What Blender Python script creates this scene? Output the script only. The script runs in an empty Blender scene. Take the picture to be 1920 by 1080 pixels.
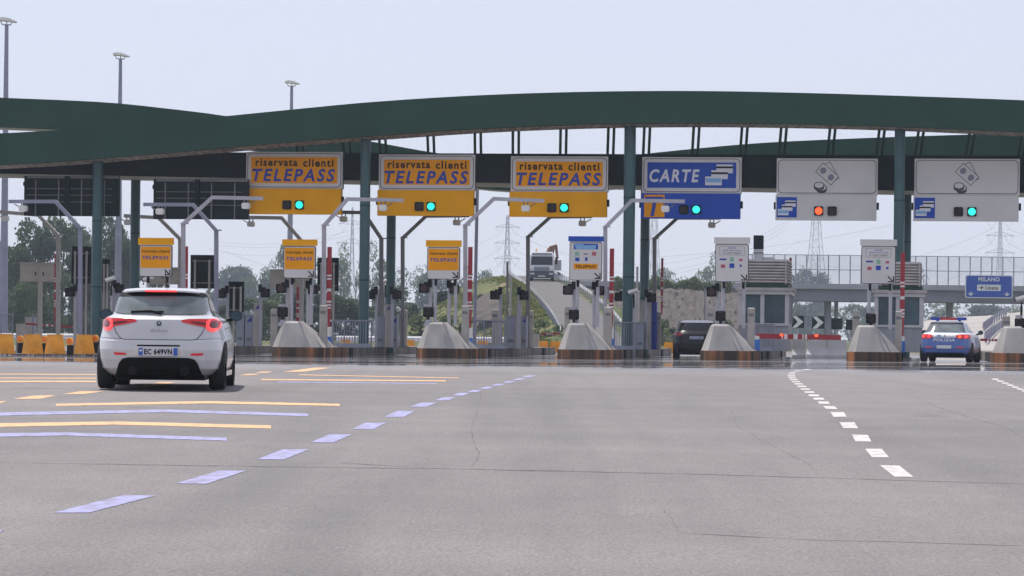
import bpy, bmesh, math, random
from mathutils import Vector, Matrix
R = math.radians
C = bpy.context.scene.collection
# ------------------------------------------------------------------ camera model of the place
F = 5720.0; PX, PY = 960.0, 630.0; ROLL = R(0.65); H = 1.29
T = R(7.5); ST, CT = math.sin(T), math.cos(T); A0 = 106.4
PROF = [(-60, -.73), (0, 0.0), (20, .245), (38, .465), (46, .54), (55, .570), (70, .562), (85, .537), (107, .505), (140, .485), (9000, .485)]

def G(x, y):
    for i in range(len(PROF) - 1):
        if y <= PROF[i + 1][0]:
            (y0, z0), (y1, z1) = PROF[i], PROF[i + 1]
            t = (y - y0) / (y1 - y0)
            z = z0 + (z1 - z0) * t
            break
    else:
        z = .485
    k = max(0, min(1, (y - 60) / 40)); k = k * k * (3 - 2 * k)
    return z + .0035 * k * max(-25, min(25, x))

def un(px, py):
    u, v = px - PX, py - PY
    c, s = math.cos(ROLL), math.sin(ROLL)
    return u * c + v * s, -u * s + v * c

def P(px, py, D):
    x, y = un(px, py)
    return Vector((x * D / F, D, H - y * D / F))

def TD(px, a, py=640):
    x, y = un(px, py)
    return (A0 + a) / (x / F * ST + CT)

def TP(px, py, a):
    return P(px, py, TD(px, a, py))

def base(px, a, py=650, up=0.0):
    D = TD(px, a, py); p = P(px, py, D)
    return Vector((p.x, p.y, G(p.x, p.y) + up))

def gp(px, py):
    x, y = un(px, py)
    lo, hi = 5.0, 160.0
    for _ in range(50):
        m = (lo + hi) / 2
        z = H - y * m / F
        if z > G(x * m / F, m): lo = m
        else: hi = m
    return Vector((x * lo / F, lo, G(x * lo / F, lo)))

# ------------------------------------------------------------------ materials
def nd(nt, t, **k):
    n = nt.nodes.new(t)
    for a, b in k.items(): setattr(n, a, b)
    return n

def mat(name, col, rough=.6, metal=0.0, var=.18, scale=3.0, spec=.5, emit=None, estr=0.0, coat=0.0, streak=False):
    m = bpy.data.materials.new(name); m.use_nodes = True
    nt = m.node_tree; b = nt.nodes['Principled BSDF']
    b.inputs['Roughness'].default_value = rough; b.inputs['Metallic'].default_value = metal
    b.inputs['Specular IOR Level'].default_value = spec
    if coat: b.inputs['Coat Weight'].default_value = coat; b.inputs['Coat Roughness'].default_value = .06
    col = tuple(col) + (1,)
    if var > 0:
        tc = nd(nt, 'ShaderNodeNewGeometry'); mp = nd(nt, 'ShaderNodeMapping')
        if streak: mp.inputs['Scale'].default_value = (1, 1, .12)
        nz = nd(nt, 'ShaderNodeTexNoise'); nz.inputs['Scale'].default_value = scale; nz.inputs['Detail'].default_value = 6
        rp = nd(nt, 'ShaderNodeMapRange'); rp.inputs['From Min'].default_value = .3; rp.inputs['From Max'].default_value = .7
        rp.inputs['To Min'].default_value = 1 - var; rp.inputs['To Max'].default_value = 1 + var
        mx = nd(nt, 'ShaderNodeMix', data_type='RGBA', blend_type='MULTIPLY'); mx.inputs[0].default_value = 1
        nt.links.new(tc.outputs['Position'], mp.inputs[0]); nt.links.new(mp.outputs[0], nz.inputs['Vector'])
        nt.links.new(nz.outputs[0], rp.inputs[0]); mx.inputs[6].default_value = col
        nt.links.new(rp.outputs[0], mx.inputs[7]); nt.links.new(mx.outputs[2], b.inputs['Base Color'])
    else:
        b.inputs['Base Color'].default_value = col
    if emit:
        b.inputs['Emission Color'].default_value = tuple(emit) + (1,); b.inputs['Emission Strength'].default_value = estr
    return m

def two_tone(name, c1, c2, scale, rough=.85, stretch=(1, 1, 1), lo=.42, hi=.6, detail=8, c3=None):
    m = bpy.data.materials.new(name); m.use_nodes = True
    nt = m.node_tree; b = nt.nodes['Principled BSDF']; b.inputs['Roughness'].default_value = rough
    b.inputs['Specular IOR Level'].default_value = .25
    tc = nd(nt, 'ShaderNodeNewGeometry'); mp = nd(nt, 'ShaderNodeMapping'); mp.inputs['Scale'].default_value = stretch
    nz = nd(nt, 'ShaderNodeTexNoise'); nz.inputs['Scale'].default_value = scale; nz.inputs['Detail'].default_value = detail
    cr = nd(nt, 'ShaderNodeValToRGB'); cr.color_ramp.elements[0].position = lo; cr.color_ramp.elements[1].position = hi
    cr.color_ramp.elements[0].color = tuple(c1) + (1,); cr.color_ramp.elements[1].color = tuple(c2) + (1,)
    if c3:
        e = cr.color_ramp.elements.new(min(.95, hi + .12)); e.color = tuple(c3) + (1,)
    nt.links.new(tc.outputs['Position'], mp.inputs[0]); nt.links.new(mp.outputs[0], nz.inputs['Vector'])
    nt.links.new(nz.outputs[0], cr.inputs[0]); nt.links.new(cr.outputs[0], b.inputs['Base Color'])
    return m

M = {}
M['green'] = mat('green_steel', (.017, .056, .036), .6, 0, .12, .6, .25)
M['column'] = mat('column_paint', (.035, .10, .105), .35, 0, .12, 1.5)
M['girder'] = mat('dark_girder', (.012, .020, .019), .7, 0, .2, .8, .1)
M['soffit'] = two_tone('corrugated_soffit', (.26, .22, .18), (.52, .46, .39), 2.2, .7, (3, .4, 1))
M['soffit2'] = mat('girder_soffit', (.30, .31, .24), .6, 0, .15, 1)
M['yellow'] = mat('yellow_sign_panel', (.88, .395, .001), .7, 0, .07, 1.2, .08)
M['amber'] = mat('amber_sign_face', (.88, .345, .001), .7, 0, .06, 1.2, .08)
M['signwhite'] = mat('white_sign_face', (.62, .60, .58), .5, 0, .05, .9)
M['signblue'] = mat('blue_sign_face', (.018, .075, .42), .6, 0, .06, .8, .2)
M['signedge'] = mat('sign_edge', (.05, .055, .06), .5, .3, .1)
M['textblue'] = mat('blue_lettering', (.045, .075, .36), .6, 0, 0, 1, .1)
M['textblack'] = mat('black_lettering', (.015, .009, .006), .7, 0, 0, 1, .1)
M['textwhite'] = mat('white_lettering', (.68, .69, .72), .5, 0, 0)
M['paleblue'] = mat('pale_blue_print', (.20, .42, .68), .5, 0, 0)
M['printgreen'] = mat('green_print', (.20, .45, .30), .5, 0, 0)
M['printred'] = mat('red_print', (.45, .10, .12), .5, 0, 0)
M['printgrey'] = mat('grey_print', (.19, .21, .25), .5, 0, 0)
M['black'] = mat('black_plastic', (.009, .009, .010), .6, 0, .15, 3, .15)
M['rubber'] = mat('tyre_rubber', (.012, .012, .013), .75, 0, .2)
M['lensoff'] = mat('unlit_lens', (.022, .014, .012), .35, 0, 0, 1, .25)
M['lensred'] = mat('dull_red_lens', (.055, .010, .012), .3, 0, 0)
M['greenlight'] = mat('green_light', (.02, .5, .38), .3, 0, 0, emit=(.02, .95, .66), estr=.95)
M['redlight'] = mat('red_light', (.6, .05, .02), .3, 0, 0, emit=(1, .10, .02), estr=1.1)
M['galv'] = mat('galvanised_steel', (.42, .41, .45), .5, .1, .12, 2)
M['galvtan'] = mat('weathered_steel', (.42, .395, .37), .6, 0, .12, 2)
M['galvblue'] = mat('blue_grey_steel', (.25, .255, .33), .55, .1, .12, 2)
M['galvdark'] = mat('dark_grey_steel', (.19, .185, .185), .6, .1, .12, 2)
M['mastlamp'] = mat('pale_lamp_shell', (.72, .70, .66), .4, .1, .1)
M['concrete'] = mat('nose_concrete', (.33, .315, .305), .85, 0, .16, 2.2, .2, streak=True)
M['kerb'] = two_tone('kerb_concrete', (.13, .115, .10), (.27, .25, .23), 2.2, .9, (1, 1, .2), .35, .65)
M['kerbrust'] = two_tone('stained_kerb_nose', (.055, .040, .032), (.15, .085, .05), 2.4, .9, (1, 1, .06), .40, .52, 4, (.42, .17, .07))
M['bollard'] = mat('cast_concrete', (.42, .395, .36), .85, 0, .14, 3, .2)
M['tan'] = mat('tan_enamel', (.43, .39, .345), .55, 0, .1, 2)
M['cabinet'] = mat('blue_grey_enamel', (.32, .34, .41), .5, 0, .12, 2)
M['barred'] = mat('barrier_red', (.33, .018, .028), .45, 0, .1)
M['barwhite'] = mat('barrier_white', (.70, .69, .68), .45, 0, .06)
M['barblue'] = mat('barrier_blue', (.03, .17, .55), .45, 0, .08)
M['sticker'] = mat('blue_sticker', (.02, .045, .33), .5, 0, 0)
M['orange'] = mat('orange_plastic', (.80, .34, .012), .5, 0, .15, 3)
M['orangelamp'] = mat('orange_lamp', (.90, .40, .02), .4, 0, 0)
M['orangelens'] = mat('deep_orange_lens', (.82, .20, .015), .3, 0, 0)
M['white'] = mat('white_paint', (.70, .70, .72), .45, 0, .05)
M['frame'] = mat('grey_window_frame', (.52, .51, .51), .45, .1, .08)
M['boothpanel'] = mat('booth_panel', (.33, .335, .36), .5, 0, .1)
M['boothglass'] = mat('booth_glass', (.03, .07, .09), .12, 0, .5, 1.2)
M['slat'] = mat('louvre_slat', (.42, .385, .36), .6, 0, .15)
M['carwhite'] = mat('white_car_paint', (.56, .56, .58), .26, 0, .07, 2.2, coat=.7)
M['carpale'] = mat('pale_blue_car_paint', (.34, .41, .60), .3, 0, .04, 1, coat=.6)
M['carblack'] = mat('black_car_paint', (.007, .008, .010), .35, 0, .05, 1, .25, coat=.15)
M['carblue'] = mat('blue_car_paint', (.05, .115, .36), .3, 0, .05, 1, coat=.6)
M['glass'] = mat('car_glass', (.13, .15, .155), .10, 0, .45, 2.2, .5)
M['darkglass'] = mat('dark_car_glass', (.012, .014, .018), .12, 0, 0, 1, .3)
M['tailred'] = mat('tail_red', (.48, .02, .025), .15, 0, 0, emit=(1, .03, .04), estr=.10)
M['tailring'] = mat('tail_ring', (.7, .05, .05), .15, 0, 0, emit=(1, .06, .06), estr=.7)
M['taildark'] = mat('tail_dark', (.16, .01, .015), .15, 0, 0)
M['chrome'] = mat('chrome', (.45, .46, .48), .2, .9, 0)
M['plate'] = mat('number_plate', (.62, .63, .66), .5, 0, 0)
M['plateblue'] = mat('plate_blue', (.03, .10, .45), .5, 0, 0)
M['mirror'] = mat('mirror_glass', (.02, .05, .08), .08, .2, 0)
M['deck'] = mat('bridge_concrete', (.34, .34, .38), .85, 0, .1, .5, .2)  # distance haze put into the overpass concrete as a blue tint
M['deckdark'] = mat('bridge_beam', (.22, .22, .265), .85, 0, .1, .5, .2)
M['jersey'] = mat('white_barrier', (.60, .60, .61), .8, 0, .12, 2)
M['lattice'] = mat('lattice_steel', (.20, .205, .24), .6, .2, .05)
M['wire'] = mat('power_cable', (.30, .31, .34), .6, 0, 0)
M['bark'] = mat('bark', (.09, .075, .06), .9, 0, .3, 4)
def soft_crack():
    m = M['skid']; nt = m.node_tree; b = nt.nodes['Principled BSDF']; out = nt.nodes['Material Output']
    g = nd(nt, 'ShaderNodeNewGeometry'); n = nd(nt, 'ShaderNodeTexNoise'); n.inputs['Scale'].default_value = 1.7; n.inputs['Detail'].default_value = 5
    r = nd(nt, 'ShaderNodeMapRange'); r.inputs[1].default_value = .35; r.inputs[2].default_value = .65; r.inputs[3].default_value = .3; r.inputs[4].default_value = .95
    t = nd(nt, 'ShaderNodeBsdfTransparent'); mx = nd(nt, 'ShaderNodeMixShader'); L = nt.links.new
    L(g.outputs['Position'], n.inputs['Vector']); L(n.outputs[0], r.inputs[0]); L(r.outputs[0], mx.inputs[0]); L(t.outputs[0], mx.inputs[1]); L(b.outputs[0], mx.inputs[2]); L(mx.outputs[0], out.inputs[0])
M['skid'] = mat('crack_tar', (.085, .078, .078), .9, 0, .3, 6); soft_crack()
M['paintblue'] = two_tone('worn_blue_paint', (.235, .225, .30), (.31, .31, .52), 9, .8, (1, .5, 1), .36, .56, 12)
M['paintwhite'] = two_tone('worn_white_paint', (.36, .34, .34), (.54, .50, .50), 9, .8, (1, .5, 1), .33, .5, 12)
M['paintorange'] = two_tone('worn_orange_paint', (.42, .29, .19), (.64, .40, .22), 9, .8, (1, .5, 1), .33, .5, 12)
M['dirt'] = two_tone('bare_earth', (.052, .042, .036), (.098, .084, .076), .9, .95, (1, 1, .35), .38, .62)
M['grassy'] = two_tone('rough_grass', (.028, .055, .014), (.125, .125, .03), .55, .95, (1, 1, 1), .42, .56, 14, (.17, .13, .085))
M['ramp'] = mat('ramp_asphalt', (.115, .107, .105), .85, 0, .12, .8, .3)
M['gravel'] = mat('pale_gravel', (.33, .31, .295), .9, 0, .14, .6, .2)
M['truckdark'] = mat('truck_bumper', (.03, .035, .055), .5, 0, .1)
M['rust'] = mat('rusty_crane', (.20, .085, .045), .6, 0, .2)

def leafmat(name, c1, c2):
    m = two_tone(name, c1, c2, .35, .7, (1, 1, 1), .35, .65, 4)
    nt = m.node_tree; b = nt.nodes['Principled BSDF']; out = nt.nodes['Material Output']
    tr = nd(nt, 'ShaderNodeBsdfTranslucent'); mx = nd(nt, 'ShaderNodeMixShader'); mx.inputs[0].default_value = .3
    src = b.inputs['Base Color'].links[0].from_socket
    nt.links.new(src, tr.inputs[0]); nt.links.new(b.outputs[0], mx.inputs[1]); nt.links.new(tr.outputs[0], mx.inputs[2])
    nt.links.new(mx.outputs[0], out.inputs[0]); return m
M['tuft'] = leafmat('dry_grass_tufts', (.10, .13, .03), (.21, .20, .06))
M['leafdark'] = leafmat('dark_foliage', (.030, .056, .030), (.085, .12, .055))
M['leafmid'] = leafmat('mid_foliage', (.045, .085, .034), (.12, .16, .065))
M['leaflight'] = leafmat('light_foliage', (.07, .11, .042), (.17, .20, .085))

def asphalt():
    m = bpy.data.materials.new('road_asphalt'); m.use_nodes = True
    nt = m.node_tree; b = nt.nodes['Principled BSDF']; L = nt.links.new
    tc = nd(nt, 'ShaderNodeTexCoord')
    def noise(sc, st=(1, 1, 1), det=6):
        mp = nd(nt, 'ShaderNodeMapping'); mp.inputs['Scale'].default_value = st
        n = nd(nt, 'ShaderNodeTexNoise'); n.inputs['Scale'].default_value = sc; n.inputs['Detail'].default_value = det
        L(tc.outputs['Object'], mp.inputs[0]); L(mp.outputs[0], n.inputs['Vector']); return n.outputs[0]
    def mr(s, a, b_, c, d, smooth=False):
        r = nd(nt, 'ShaderNodeMapRange')
        if smooth: r.interpolation_type = 'SMOOTHSTEP'
        for i, v in enumerate((a, b_, c, d)): r.inputs[i + 1].default_value = v
        L(s, r.inputs[0]); return r.outputs[0]
    def mul(s, t):
        n = nd(nt, 'ShaderNodeMath', operation='MULTIPLY'); L(s, n.inputs[0])
        if isinstance(t, float): n.inputs[1].default_value = t
        else: L(t, n.inputs[1])
        return n.outputs[0]
    fine = mr(noise(55, (1, .35, 1), 3), .3, .7, .74, 1.26)
    mid = mr(noise(2.2, (1, .35, 1)), .3, .7, .93, 1.07)
    big = mr(noise(.22, (1, .25, 1)), .3, .7, .82, 1.15)
    streak = mul(mr(noise(.55, (.12, 1, 1), 4), .35, .7, 1.05, .90), mr(noise(.9, (1, .035, 1), 5), .52, .72, 1.0, .78))
    blot = mr(noise(.75, (1, .5, 1), 3), .66, .74, 1.0, .80)
    f = mul(mul(mul(fine, mid), mul(big, streak)), blot)
    mx = nd(nt, 'ShaderNodeMix', data_type='RGBA', blend_type='MULTIPLY'); mx.inputs[0].default_value = 1
    mx.inputs[6].default_value = (.162, .147, .147, 1); L(f, mx.inputs[7]); L(mx.outputs[2], b.inputs['Base Color'])
    # glossy strip imitating the heat-mirage reflections before the booths: mirror-like at this grazing angle
    sp = nd(nt, 'ShaderNodeSeparateXYZ'); L(tc.outputs['Object'], sp.inputs[0])
    g = mul(mr(sp.outputs[1], 58.0, 78.0, 0.0, 1.0, True), mr(sp.outputs[1], 128.0, 150.0, 1.0, 0.0, True))
    g = mul(g, mr(noise(.5, (.05, 1, 1), 4), .34, .50, 0.6, 1.0, True))
    L(mr(g, 0, 1, .82, .015), b.inputs['Roughness'])
    bp = nd(nt, 'ShaderNodeBump'); bp.inputs['Distance'].default_value = .004
    L(mr(g, 0, 1, .35, .0), bp.inputs['Strength']); L(noise(120, (1, 1, 1), 2), bp.inputs['Height'])
    L(bp.outputs[0], b.inputs['Normal'])
    b.inputs['Specular IOR Level'].default_value = .5
    return m
M['asphalt'] = asphalt()

def meshmat():
    m = bpy.data.materials.new('wire_mesh'); m.use_nodes = True
    nt = m.node_tree; b = nt.nodes['Principled BSDF']; b.inputs['Base Color'].default_value = (.3, .32, .38, 1)
    tr = nd(nt, 'ShaderNodeBsdfTransparent'); mx = nd(nt, 'ShaderNodeMixShader'); mx.inputs[0].default_value = .27
    nt.links.new(tr.outputs[0], mx.inputs[1]); nt.links.new(b.outputs[0], mx.inputs[2])
    nt.links.new(mx.outputs[0], nt.nodes['Material Output'].inputs[0]); return m
M['mesh'] = meshmat()
M['trim'] = mat('matt_black_trim', (.010, .010, .011), .85, 0, 0, 1, .08)

# ------------------------------------------------------------------ mesh builder
class MB:
    def __init__(s): s.v = []; s.f = []; s.m = []
    def add(s, vs, fs, mi=0):
        o = len(s.v); s.v += [tuple(v) for v in vs]
        for f in fs: s.f.append(tuple(o + i for i in f)); s.m.append(mi)
        return s
    def box(s, c, d, rz=0, mi=0, rx=0, ry=0):
        mt = Matrix.Rotation(rz, 3, 'Z') @ Matrix.Rotation(ry, 3, 'Y') @ Matrix.Rotation(rx, 3, 'X')
        vs = []
        for z in (-1, 1):
            for x, y in ((-1, -1), (1, -1), (1, 1), (-1, 1)):
                vs.append(Vector(c) + mt @ Vector((x * d[0] / 2, y * d[1] / 2, z * d[2] / 2)))
        return s.add(vs, [(3, 2, 1, 0), (4, 5, 6, 7), (0, 1, 5, 4), (1, 2, 6, 5), (2, 3, 7, 6), (3, 0, 4, 7)], mi)
    def span(s, x0, x1, y0, y1, z0, z1, mi=0):
        return s.box(((x0 + x1) / 2, (y0 + y1) / 2, (z0 + z1) / 2), (x1 - x0, y1 - y0, z1 - z0), 0, mi)
    def tube(s, pts, r, n=8, mi=0, r1=None, phase=0):
        pts = [Vector(p) for p in pts]; N = len(pts); rings = []
        for i, p in enumerate(pts):
            t = (pts[min(i + 1, N - 1)] - pts[max(i - 1, 0)]).normalized()
            a = Vector((0, 1, 0)) if abs(t.y) < .9 else Vector((1, 0, 0))
            u = t.cross(a).normalized(); w = t.cross(u).normalized()
            k = 1.0
            if 0 < i < N - 1:
                d1 = (pts[i] - pts[i - 1]).normalized(); d2 = (pts[i + 1] - pts[i]).normalized()
                k = 1 / max(.5, math.sqrt(max(.01, (1 + d1.dot(d2)) / 2)))
            rr = r if r1 is None else r + (r1 - r) * i / (N - 1)
            rings.append([p + (u * math.cos(phase + 2 * math.pi * j / n) + w * math.sin(phase + 2 * math.pi * j / n)) * rr * k for j in range(n)])
        vs = [v for g in rings for v in g]; fs = []
        for i in range(N - 1):
            for j in range(n):
                k2 = (j + 1) % n
                fs.append((i * n + j, i * n + k2, (i + 1) * n + k2, (i + 1) * n + j))
        fs.append(tuple(range(n - 1, -1, -1))); fs.append(tuple((N - 1) * n + j for j in range(n)))
        return s.add(vs, fs, mi)
    def prism(s, poly, y0, y1, mi=0):
        n = len(poly); vs = [(x, y0, z) for x, z in poly] + [(x, y1, z) for x, z in poly]
        fs = [tuple(range(n)), tuple(range(2 * n - 1, n - 1, -1))]
        for i in range(n):
            j = (i + 1) % n; fs.append((j, i, n + i, n + j))
        return s.add(vs, fs, mi)
    def slab(s, poly, z0, z1, mi=0, top=None):
        n = len(poly); tp = top or poly
        vs = [(x, y, z0) for x, y in poly] + [(x, y, z1) for x, y in tp]
        fs = [tuple(range(n - 1, -1, -1)), tuple(range(n, 2 * n))]
        for i in range(n):
            j = (i + 1) % n; fs.append((i, j, n + j, n + i))
        return s.add(vs, fs, mi)
    def grid(s, rows, mi=0):
        n = len(rows[0]); vs = [v for r in rows for v in r]; fs = []
        for i in range(len(rows) - 1):
            for j in range(n - 1): fs.append((i * n + j, i * n + j + 1, (i + 1) * n + j + 1, (i + 1) * n + j))
        return s.add(vs, fs, mi)
    def mesh(s, name, mats, smooth=False):
        me = bpy.data.meshes.new(name); me.from_pydata(s.v, [], s.f)
        for k in (mats if isinstance(mats, (list, tuple)) else [mats]): me.materials.append(M[k])
        for p, i in zip(me.polygons, s.m): p.material_index = i; p.use_smooth = smooth
        bm = bmesh.new(); bm.from_mesh(me); bmesh.ops.recalc_face_normals(bm, faces=bm.faces); bm.to_mesh(me); bm.free()
        if smooth and hasattr(me, 'set_sharp_from_angle'): me.set_sharp_from_angle(angle=R(38))
        return me
    def build(s, name, mats, parent=None, smooth=False):
        o = bpy.data.objects.new(name, s.mesh(name, mats, smooth)); C.objects.link(o)
        if parent: o.parent = parent
        return o

def rr(x0, x1, z0, z1, r, n=5):
    p = []
    for cx, cz, a in ((x1 - r, z0 + r, -90), (x1 - r, z1 - r, 0), (x0 + r, z1 - r, 90), (x0 + r, z0 + r, 180)):
        for i in range(n + 1):
            t = R(a + 90 * i / n); p.append((cx + r * math.cos(t), cz + r * math.sin(t)))
    return p

def circ(cx, cz, r, n=20, rz=None):
    rz = rz or r
    return [(cx + r * math.cos(2 * math.pi * i / n), cz + rz * math.sin(2 * math.pi * i / n)) for i in range(n)]

def tag(o, label=None, cat=None, group=None, kind=None):
    if label: o['label'] = label
    if cat: o['category'] = cat
    if group: o['group'] = group
    if kind: o['kind'] = kind
    return o

def thing(name, label, cat, loc=(0, 0, 0), rz=0, group=None):
    o = bpy.data.objects.new(name, None); C.objects.link(o); o.location = loc; o.rotation_euler = (0, 0, rz)
    o.empty_display_size = .2
    return tag(o, label, cat, group)

def struct(name, mb, mats, smooth=False):
    return tag(mb.build(name, mats, None, smooth), kind='structure')

def dup(src, loc, rz, label, scale=None, group=None):
    r = src.copy(); C.objects.link(r); r.location = loc; r.rotation_euler = (0, 0, rz)
    r['label'] = label
    if group: r['group'] = group
    if scale: r.scale = scale
    for ch in list(src.children):
        c = ch.copy(); C.objects.link(c); c.parent = r
        for g in ch.children:
            d = g.copy(); C.objects.link(d); d.parent = c
    return r

_tc = {}
def text_mesh(body, mk, w, h, shear=0.0, bold=0.0, sp=1.08, depth=.004):
    key = (body, mk, round(w, 3), round(h, 3), shear, bold, sp)
    if key in _tc: return _tc[key]
    cu = bpy.data.curves.new('lettering', 'FONT'); cu.body = body; cu.size = 1; cu.shear = shear; cu.offset = bold
    cu.extrude = .001; cu.resolution_u = 3; cu.space_character = sp
    ob = bpy.data.objects.new('lettering_source', cu); C.objects.link(ob)
    dg = bpy.context.evaluated_depsgraph_get(); dg.update()
    me = bpy.data.meshes.new_from_object(ob.evaluated_get(dg)); bpy.data.objects.remove(ob)
    xs = [v.co.x for v in me.vertices]; ys = [v.co.y for v in me.vertices]
    x0, x1, y0, y1 = min(xs), max(xs), min(ys), max(ys)
    for v in me.vertices:
        x = ((v.co.x - x0) / (x1 - x0) - .5) * w; z = ((v.co.y - y0) / (y1 - y0) - .5) * h
        v.co = (x, -(depth if v.co.z > 0 else 0), z)
    me.materials.clear(); me.materials.append(M[mk]); _tc[key] = me
    return me

def text(body, mk, w, h, parent, loc, shear=0.0, bold=0.0, name='lettering', rz=0, sp=1.08):
    o = bpy.data.objects.new(name, text_mesh(body, mk, w, h, shear, bold, sp)); C.objects.link(o)
    o.parent = parent; o.location = loc; o.rotation_euler = (0, 0, rz); return o

SKY = (1.0, .8, 2.5, .13); SUNE = 3.55; EXPO = .44; HAZE = .00029; VEIL = (4.22, 4.3, 5.05, 1)
# ------------------------------------------------------------------ camera, sky, sun
cam = bpy.data.cameras.new('camera'); co = bpy.data.objects.new('camera', cam); C.objects.link(co)
cam.sensor_width = 36; cam.lens = F / 1920 * 36; cam.shift_y = (PY - 540) / 1920; cam.shift_x = 0
cam.clip_start = .5; cam.clip_end = 20000
co.matrix_world = Matrix.Translation((0, 0, H)) @ Matrix.Rotation(R(90), 4, 'X') @ Matrix.Rotation(ROLL, 4, 'Z')
bpy.context.scene.camera = co
EL, AZ = R(64), R(-36)
w = bpy.data.worlds.new('World'); bpy.context.scene.world = w; w.use_nodes = True
bg = w.node_tree.nodes['Background']; sk = w.node_tree.nodes.new('ShaderNodeTexSky'); sk.sky_type = 'NISHITA'
sk.sun_disc = False; sk.sun_elevation = EL; sk.sun_rotation = AZ % (2 * math.pi)
sk.air_density = SKY[0]; sk.dust_density = SKY[1]; sk.ozone_density = SKY[2]
mxw = w.node_tree.nodes.new('ShaderNodeMix'); mxw.data_type = 'RGBA'; mxw.inputs[0].default_value = .82
mxw.inputs[7].default_value = VEIL; w.node_tree.links.new(sk.outputs[0], mxw.inputs[6])   # thin bright summer haze over the blue
w.node_tree.links.new(mxw.outputs[2], bg.inputs[0]); bg.inputs[1].default_value = SKY[3]
sl = bpy.data.lights.new('sun', 'SUN'); so = bpy.data.objects.new('sun', sl); C.objects.link(so)
sl.energy = SUNE; sl.angle = R(.5); sl.color = (1, .95, .87)
d = Vector((math.sin(AZ) * math.cos(EL), math.cos(AZ) * math.cos(EL), math.sin(EL)))
so.rotation_euler = d.to_track_quat('Z', 'Y').to_euler(); so.location = d * 60
vs = bpy.context.scene.view_settings; vs.view_transform = 'Standard'; vs.look = 'None'; vs.gamma = 1; vs.use_curve_mapping = False
vs.exposure = EXPO
bpy.context.scene.cycles.max_bounces = 6; bpy.context.scene.cycles.volume_bounces = 0
bpy.context.scene.cycles.transparent_max_bounces = 16

# ------------------------------------------------------------------ ground and road
XS = [-400, -120, -60, -25, -18, -12, -6, 0, 6, 12, 18, 25, 60, 120, 400]
ys = [-30 + i * 1.0 for i in range(211)]
b = MB().grid([[(x, y, G(x, y)) for x in XS] for y in ys]); struct('road', b, 'asphalt', True)
b = MB().grid([[(x, y, G(x, y)) for x in [-5000, -400, -120, -60, -25, 0, 25, 60, 120, 400, 5000]] for y in (180, 240, 400, 900, 3000, 9000)])
struct('ground', b, 'grassy')
b = MB()
for sx in (-1, 1): b.grid([[(sx * x, y, G(sx * x, y) - .01) for x in (399.9, 5000)] for y in (-30, 40, 90, 180)])
struct('verge', b, 'grassy')
# solid haze: one closed box of even air
HZ = bpy.data.materials.new('haze_air'); HZ.use_nodes = True; nt = HZ.node_tree; nt.nodes.clear()
pv = nd(nt, 'ShaderNodeVolumePrincipled'); ou = nd(nt, 'ShaderNodeOutputMaterial')
pv.inputs['Color'].default_value = (.72, .82, 1, 1); pv.inputs['Density'].default_value = HAZE; pv.inputs['Anisotropy'].default_value = .25
nt.links.new(pv.outputs[0], ou.inputs['Volume'])
if HAZE > 0:
    M['haze'] = HZ
    hb = MB().span(-620, 620, -25, 1700, -2.2, 95).build('haze', 'haze'); tag(hb, kind='stuff')
    hb.visible_shadow = True

def marks(name, polys, mk, up=.003):
    b = MB()
    for q in polys:
        pts = [gp(x, y) for x, y in q]
        b.add([(p.x, p.y, G(p.x, p.y) + up) for p in pts], [tuple(range(len(pts)))])
    return struct(name, b, mk)

def ribbon(name, segs, mk, up=.003):
    """segs: lists of (x, y, thickness px) along a stripe across the road"""
    b = MB()
    for seg in segs:
        rows = []
        for (x0, y0, t0), (x1, y1, t1) in zip(seg[:-1], seg[1:]):
            n = max(1, int(abs(x1 - x0) / 30) + int(abs(y1 - y0) / 12))
            for i in range(n + (1 if (x1, y1) == seg[-1][:2] else 0)):
                k = i / n; x = x0 + (x1 - x0) * k; y = y0 + (y1 - y0) * k; t = t0 + (t1 - t0) * k
                rows.append([gp(x, y - t / 2), gp(x, y + t / 2)])
        b.grid([[(p.x, p.y, G(p.x, p.y) + up) for p in r] for r in rows])
    return struct(name, b, mk)

blue = [[(-30, 1004), (-8, 1004), (9, 994), (-14, 994)], [(100, 962), (166, 962), (292, 930), (232, 929)],
        [(330, 907), (386, 908), (463, 883), (410, 883)], [(482, 862), (533, 862), (580, 843), (530, 843)],
        [(582, 830), (625, 830), (661, 815), (618, 815)], [(660, 805), (700, 805), (725, 793), (685, 793)],
        [(720, 782), (757, 782), (778, 771), (745, 771)], [(768, 763), (800, 763), (820, 755), (790, 755)],
        [(815, 751), (842, 751), (855, 745), (832, 745)], [(847, 742), (868, 742), (881, 737), (860, 737)],
        [(876, 735.4), (894, 735.4), (905, 731.5), (886, 731.5)], [(897, 729.5), (914, 729.5), (928, 725.5), (910, 725.5)],
        [(918, 723.5), (936, 723.5), (949, 720), (931, 720)], [(940, 718), (957, 718), (968, 715), (951, 715)],
        [(960, 713), (976, 713), (988, 709.5), (971, 709.5)], [(978, 707.5), (994, 707.5), (1007, 704), (990, 704)]]
marks('blue_lane_marking', blue, 'paintblue')
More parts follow.
